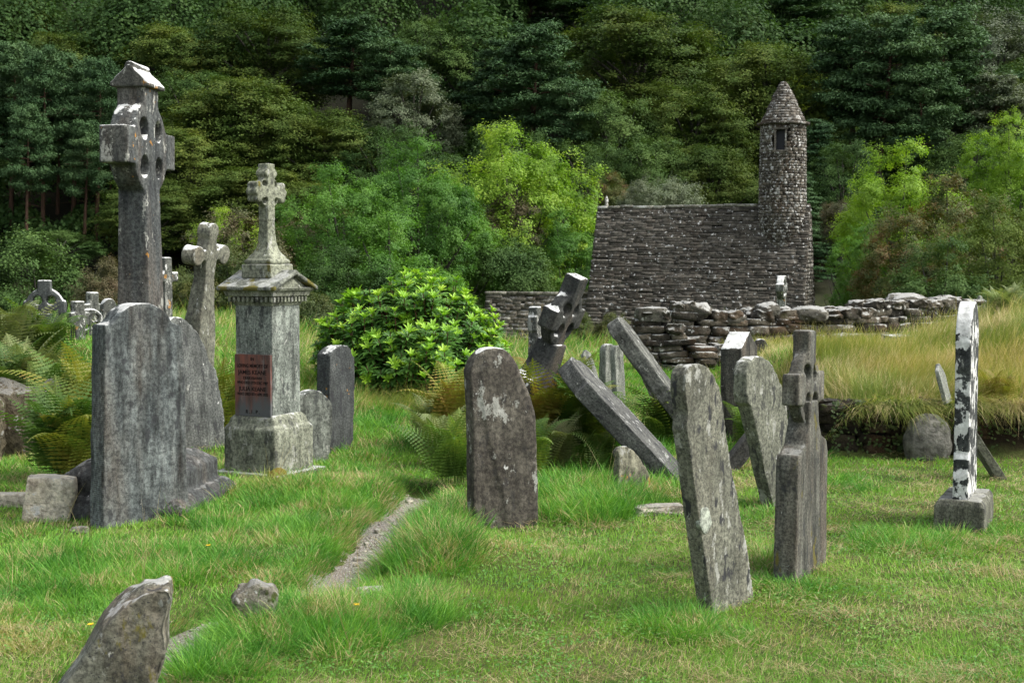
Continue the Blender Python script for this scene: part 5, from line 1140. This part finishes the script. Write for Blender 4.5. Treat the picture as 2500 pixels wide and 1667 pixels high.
M_hay = grass_mat("cut_hay", [(.22, .17, .07), (.30, .24, .11)], [(.33, .26, .13), (.45, .38, .22)], .5)
stones_xy = [(o.location.x, o.location.y) for o in COL.objects if o.parent is None and o.location.y < 14 and o.get("category") in ("gravestone", "stone cross", "monument")]
def sample(n, y0, y1, wl=.42, wr=.42, mar=.8, pw=1.0):
    y = y0 * (y1 / y0) ** rng.uniform(0, 1, n) if pw else rng.uniform(y0, y1, n); x = rng.uniform(-1, 1, n) * (y * wl + mar); return x, y
# mown lawn: density per screen area roughly constant
x, y = sample(560000, 4.6, 27); pd_ = path_dist(x, y); patch = fbm(x, y, s=1.2, o=3, seed=60)
keep = (pd_ > .19 + .03 * vnoise(x * 6, y * 6, seed=61)) & (rng.random(len(x)) < np.clip(1.05 - .8 * np.clip(fbm(x, y, s=2.6, o=3, seed=62) - .12, 0, 1) * 2, .25, 1)); keep &= ~((x > 2.6) & (y > 12.25) & (y < 13.0)); x, y, patch = x[keep], y[keep], patch[keep]; n = len(x)
h = (.026 + .020 * np.clip(patch + .3, 0, 1) + .045 * np.clip(fbm(x, y, s=3.4, o=3, seed=64) - .08, 0, 1)) * rng.uniform(.6, 1.5, n) * np.clip(.75 + y * .035, .9, 1.5); flow = 3 * fbm(x, y, s=.9, o=2, seed=63)
w = np.clip(.0015 * y * .35, .0030, .014)
gmesh("lawn_grass", [blades(np.stack([x, y, hgt(x, y) - .004], -1), h, w * rng.uniform(.8, 1.4, n), rng.normal(size=n) * 1.2 + flow, rng.uniform(.1, .8, n), rng.uniform(0, .9, n))], M_lawn, "short mown green grass with straw coloured patches over the open ground", "grass")
# cut hay lying on the lawn in clumps
nc = 900; cx, cy = sample(nc, 5.2, 14); X = []; Y = []; 
for a, b in zip(cx, cy):
    if fbm(np.array([a]), np.array([b]), s=.7, o=2, seed=70)[0] < -.05: continue
    k = rng.integers(25, 130); r = rng.uniform(.04, .16); X.append(a + rng.normal(size=k) * r * 1.4); Y.append(b + rng.normal(size=k) * r * .8)
X = np.concatenate(X); Y = np.concatenate(Y); k_ = path_dist(X, Y) > .22; X, Y = X[k_], Y[k_]; n = len(X)
gmesh("cut_hay", [blades(np.stack([X, Y, hgt(X, Y) + .018 + rng.random(n) * .02], -1), rng.uniform(.03, .11, n), np.clip(.0012 * Y * .35, .0022, .01), rng.uniform(0, 6.28, n), rng.uniform(1.15, 1.6, n), rng.uniform(-.2, .35, n))], M_hay, "clumps of dry cut hay strewn on the mown grass", "hay")
def tufts(regs, seg=3):
    """regs: (px,py,rx,ry in px, tufts, blades, height, radius)"""
    out = []
    for px, py, rx, ry, nt_, nb, hh, rad in regs:
        for _ in range(nt_):
            a = rng.uniform(0, 6.28); r = math.sqrt(rng.random()); q = (px + math.cos(a) * r * rx, py + math.sin(a) * r * ry)
            if q[1] < 760: continue
            c = ground(*q)
            if path_dist(np.array([c.x]), np.array([c.y]))[0] < .21: continue
            n = int(nb * .8 * rng.uniform(.6, 1.3)); rr = rad * np.sqrt(rng.random(n)); an = rng.uniform(0, 6.28, n); hd = rng.uniform(0, 6.28); X = c.x + rr * np.cos(an); Y = c.y + rr * np.sin(an)
            k = path_dist(X, Y) > .17; X, Y, an, rr = X[k], Y[k], an[k], rr[k]; n = len(X)
            if not n: continue
            bias = np.stack([np.cos(an) * rr / rad + .55 * math.cos(hd), np.sin(an) * rr / rad + .55 * math.sin(hd)], -1); az = np.arctan2(bias[:, 1], bias[:, 0]) + rng.normal(size=n) * .5
            h = hh * rng.uniform(.45, 1.2, n) * rng.uniform(.75, 1.2); wd = max(.0042, c.y * .00058)
            out.append(blades(np.stack([X, Y, hgt(X, Y) - .01], -1), h, wd * rng.uniform(.7, 1.3, n), az, rng.uniform(.02, .45, n) + .25 * rr / rad, rng.uniform(.2, 1.7, n), seg))
    return out
TR_ = [ # left foreground
 (180, 1400, 260, 60, 170, 90, .15, .12), (430, 1380, 200, 45, 100, 90, .14, .12), (350, 1315, 150, 14, 26, 50, .07, .08), (130, 1500, 200, 70, 70, 60, .12, .12), (640, 1250, 230, 90, 190, 80, .15, .12), (740, 1340, 120, 60, 60, 70, .13, .10),
 (800, 1190, 160, 70, 100, 80, .13, .12), (650, 1225, 170, 16, 24, 50, .07, .10), (570, 1200, 60, 20, 16, 60, .10, .1), (90, 1160, 110, 40, 45, 70, .12, .12), (30, 1300, 60, 20, 14, 70, .10, .12),
 # right of the path, before the central slab
 (1040, 1345, 110, 65, 95, 110, .22, .12), (1110, 1270, 60, 40, 30, 90, .20, .10), (1420, 1235, 120, 50, 75, 90, .20, .12), (1390, 1180, 80, 40, 35, 80, .2, .12), (1580, 1190, 80, 35, 35, 80, .17, .12), (1000, 1180, 40, 30, 10, 60, .12, .1),
 # around the mossy rock
 (720, 1560, 170, 70, 105, 100, .19, .11), (880, 1530, 110, 60, 60, 90, .15, .10), (1010, 1500, 75, 45, 48, 110, .17, .09), (560, 1610, 120, 60, 60, 90, .17, .10), (460, 1640, 70, 50, 30, 90, .22, .08), (560, 1500, 60, 40, 14, 60, .14, .09), (330, 1640, 90, 30, 26, 80, .15, .09), (480, 1570, 60, 24, 16, 70, .13, .08), (690, 1425, 60, 14, 18, 70, .12, .08), (700, 1470, 90, 14, 22, 80, .12, .08),
 # stone feet on the right
 (1650, 1530, 90, 30, 26, 80, .16, .08), (1760, 1555, 110, 22, 22, 70, .09, .08), (1900, 1440, 120, 25, 28, 70, .11, .08), (1870, 1360, 40, 40, 12, 70, .12, .08), (2200, 1325, 140, 30, 50, 80, .13, .09), (2330, 1345, 110, 18, 24, 60, .10, .08), (2060, 1190, 80, 20, 22, 60, .12, .1), (2460, 1300, 50, 30, 12, 60, .10, .1), (1860, 1250, 40, 30, 12, 60, .12, .1), (2300, 1640, 200, 40, 26, 60, .07, .1),
 # middle distance
 (900, 1060, 110, 80, 70, 70, .14, .14), (1000, 1020, 100, 70, 45, 70, .18, .14), (600, 1060, 60, 60, 20, 60, .2, .12), (1480, 1060, 120, 50, 45, 60, .2, .14), (1700, 1090, 110, 40, 40, 60, .16, .14), (1950, 1120, 80, 25, 25, 60, .12, .12), (330, 900, 300, 50, 60, 60, .28, .18)]
n = 9000; t = rng.uniform(0, len(segs) - 1, n).astype(int); sg = rng.choice([-1, 1], n); off = rng.uniform(.125, .26, n) + .05 * vnoise(t * .15, sg * 3.0, seed=131); q = segs[t] + nor[t] * (sg * off)[:, None]
ia = np.arctan2(-nor[t, 1] * sg, -nor[t, 0] * sg) + rng.normal(size=n) * .6; k = q[:, 1] > 4.6; q, ia = q[k], ia[k]; n = len(q)
edge_ = blades(np.concatenate([q, (hgt(q[:, 0], q[:, 1]) - .005)[:, None]], 1), rng.uniform(.04, .15, n), np.maximum(.004, q[:, 1] * .0005), ia, rng.uniform(.2, .9, n), rng.uniform(.2, 1.3, n), 3)
gmesh("long_grass", tufts(TR_) + [edge_], M_tall, "long tufted green grass around the stones and along the path", "grass")
# dry grass: on the mound, under the bright shrub, on the far edge of the graveyard
def field(n, x0, x1, y0, y1, hh, cond=None, dens=None):
    x = rng.uniform(x0, x1, n); y = rng.uniform(y0, y1, n); k = np.ones(n, bool) if cond is None else cond(x, y); x, y = x[k], y[k]; n = len(x)
    if dens is not None: k = rng.random(n) < np.clip(.5 + 1.3 * fbm(x, y, s=dens, o=3, seed=88), .12, 1); x, y = x[k], y[k]; n = len(x)
    fl = 3.0 * fbm(x, y, s=1.1, o=2, seed=80); h = hh * rng.uniform(.4, 1.25, n) * (1 + .5 * fbm(x, y, s=1.8, o=2, seed=81))
    return blades(np.stack([x, y, hgt(x, y) - .01], -1), h, np.maximum(.0035, y * .00042) * rng.uniform(.7, 1.3, n), fl + rng.normal(size=n) * .9, rng.uniform(.05, .5, n), rng.uniform(.1, 1.5, n), 3)
mound = lambda x, y: (x > 2.75 - .22 * np.minimum(y - 13, 0)) & (x < .42 * y + 2)
dry = [field(80000, 2.6, 7.8, 12.6, 15.0, .33, mound), field(24000, 2.6, 7.8, 12.7, 14.0, .42, mound, .9), field(45000, 2.4, 9.5, 15.0, 20.5, .17, mound), field(16000, 4.6, 9.5, 14.5, 18.5, .36, mound, .9)]
# grass hanging over the lip of the bank
n = 14000; x = rng.uniform(2.75, 7.6, n); e = 12.47 + rng.uniform(-.06, .14, n); dry.append(blades(np.stack([x, e, hgt(x, e * 0 + 12.85) - .01], -1), rng.uniform(.10, .38, n) * np.clip(1 + 1.6 * fbm(x, x * 0, s=2.2, o=3, seed=97), .3, 2), np.full(n, .0055), rng.normal(size=n) * .5 - 1.57, rng.uniform(.9, 1.5, n), rng.uniform(.4, 1.3, n), 3))
dry += [field(9000, -2.4, 0.1, 14.6, 16.4, .26, None, .8), field(12000, -6.5, 1.0, 17.2, 23.5, .30, None, .9), field(9000, -8, 8, 22, 30, .38, None, .7)]
green_f = [field(22000, -2.4, .6, 13.6, 17.4, .13, None, .8), field(40000, -6.8, 1.0, 17.2, 23.5, .26, None, .8), field(16000, .6, 3.2, 14.0, 18.2, .12, None, .8), field(12000, -4.6, -1.6, 13.2, 16.5, .28, None, .8), field(22000, -8, 8, 22, 30, .36, None, .7)]
dry += tufts([(870, 900, 90, 45, 60, 90, .34, .14), (150, 1120, 110, 22, 20, 60, .13, .12), (1240, 1330, 140, 20, 20, 60, .07, .12), (640, 1195, 130, 22, 26, 60, .16, .1), (60, 1560, 160, 40, 40, 70, .09, .14), (1130, 1360, 50, 25, 12, 60, .1, .1)])
gmesh("rough_grass", green_f, M_tall, "rough mid-height green grass behind the graves and below the bright shrub", "grass")
gmesh("dry_grass", dry, M_dry, "tall dry straw coloured grass on the mound and at the back of the graves", "grass")
# single tall seed stalks
n = 260; X = []; 
for px, py, rx, ry, k in [(250, 1400, 260, 60, 26), (800, 1200, 150, 60, 16), (1080, 1330, 90, 60, 16), (850, 1560, 150, 60, 18), (1440, 1230, 90, 50, 12), (870, 930, 100, 40, 40), (2200, 870, 260, 30, 60), (250, 900, 200, 40, 26), (1790, 930, 60, 20, 8)]:
    for _ in range(k): c = ground(px + rng.uniform(-rx, rx), max(790, py + rng.uniform(-ry, ry))); X.append((c.x, c.y, c.z))
X = np.array(X); n = len(X); st = blades(X, rng.uniform(.25, .5, n), np.maximum(.003, X[:, 1] * .0004), rng.uniform(0, 6.28, n), rng.uniform(0, .35, n), rng.uniform(0, .7, n), 4)
gmesh("seed_stalks", [st], M_hay, "thin dry seed stalks standing up from the grass", "grass")
# leafy weeds and ivy on the dark bank
n = 6500; x = rng.uniform(2.8, 7.4, n); zf = rng.uniform(0, 1, n) ** .8; e = 12.35 + .16 * vnoise(x * 1.1, x * 0, seed=9) + zf * .30 - .15; k = fbm(x, zf * 1.5, s=2.6, o=3, seed=95) > .02; x, e = x[k], e[k]; n = len(x)
P = np.stack([x, e, e * 0 + rng.uniform(.04, .50, n)], -1); P[:, 1] = 12.40 + rng.uniform(-.06, .04, n); V, F = leaf_quads(P, np.stack([rng.normal(size=n) * .4, np.full(n, -1.0), rng.uniform(.2, .9, n)], -1), rng.uniform(.02, .055, n), rng.uniform(.015, .04, n), rng)
tag(link("bank_creepers", mesh_np("bank_creepers", V, F), M_bramble), "small green and yellow creeping leaves on the dark earth bank", "creeper", kind="stuff")
# yellow flowers
N = NT("yellow_petals", .6, .2); N.col((.80, .50, .02)); YF = N.m
for px, py, D, lab in [(871, 1510, None, "yellow dandelion in the grass right of the mossy rock"), (509, 1355, None, "tiny yellow flower in the long grass below the big streaked slab"), (222, 1560, None, "yellow flower beside the large foreground rock's left edge")]:
    c = ground(px, py + 20); o = empty("dandelion", (c.x, c.y, c.z)); tag(o, lab, "flower"); rg = np.random.default_rng(px)
    an = np.linspace(0, 6.28, 26); d = np.stack([np.cos(an), np.sin(an), rg.uniform(.1, .8, 26)], -1); V, F = leaf_quads(np.array([0, 0, .10]) + d * .008, np.stack([d[:, 0] * -.3, d[:, 1] * -.3, np.ones(26)], -1), .018, .006, rg, T=d); link("petals", mesh_np("petals", V, F), YF, o)
    link("stalk", tubes_mesh("stalk", [tube([(0, 0, 0), (.004, 0, .05), (0, 0, .10)], [.0018, .0015, .0014], 5)]), M_tall, o)
# gravel loose on the path
rk = Rocks(SG2); n = 420; t = rng.uniform(0, len(segs) - 1, n).astype(int)
for i in t:
    q = segs[i] + nor[i] * rng.normal() * .07; s = rng.uniform(.003, .009) * (1 + 2.2 * (rng.random() < .07)); rk.add((q[0], q[1], gz(*q) + .012 + s * .2), (s, s * .8, s * .6), rot=rng.uniform(0, 3), round_=.5, rough=.2)
tag(link("gravel", rk.mesh("gravel"), PR), "loose grey grit and tiny stones on the path", "gravel", kind="stuff")

# clover and plantain leaves in patches of the turf
n = 90000; x, y = sample(n, 4.7, 14); k = (fbm(x, y, s=1.7, o=3, seed=120) > .12) & (path_dist(x, y) > .2) & ~((x > 2.6) & (y > 12.2)); x, y = x[k], y[k]; n = len(x)
V, F = leaf_quads(np.stack([x, y, hgt(x, y) + rng.uniform(.012, .045, n)], -1), np.stack([rng.normal(size=n) * .35, rng.normal(size=n) * .35 - .2, np.ones(n)], -1), rng.uniform(.008, .020, n), rng.uniform(.007, .014, n), rng)
tag(link("clover", mesh_np("clover", V, F), leaf_mat("clover_leaves", [(.05, .15, .02), (.09, .22, .035), (.16, .30, .05)], trans=.25, obj_var=0, pscale=2)), "patches of low clover and small weeds in the short turf", "clover", kind="stuff")
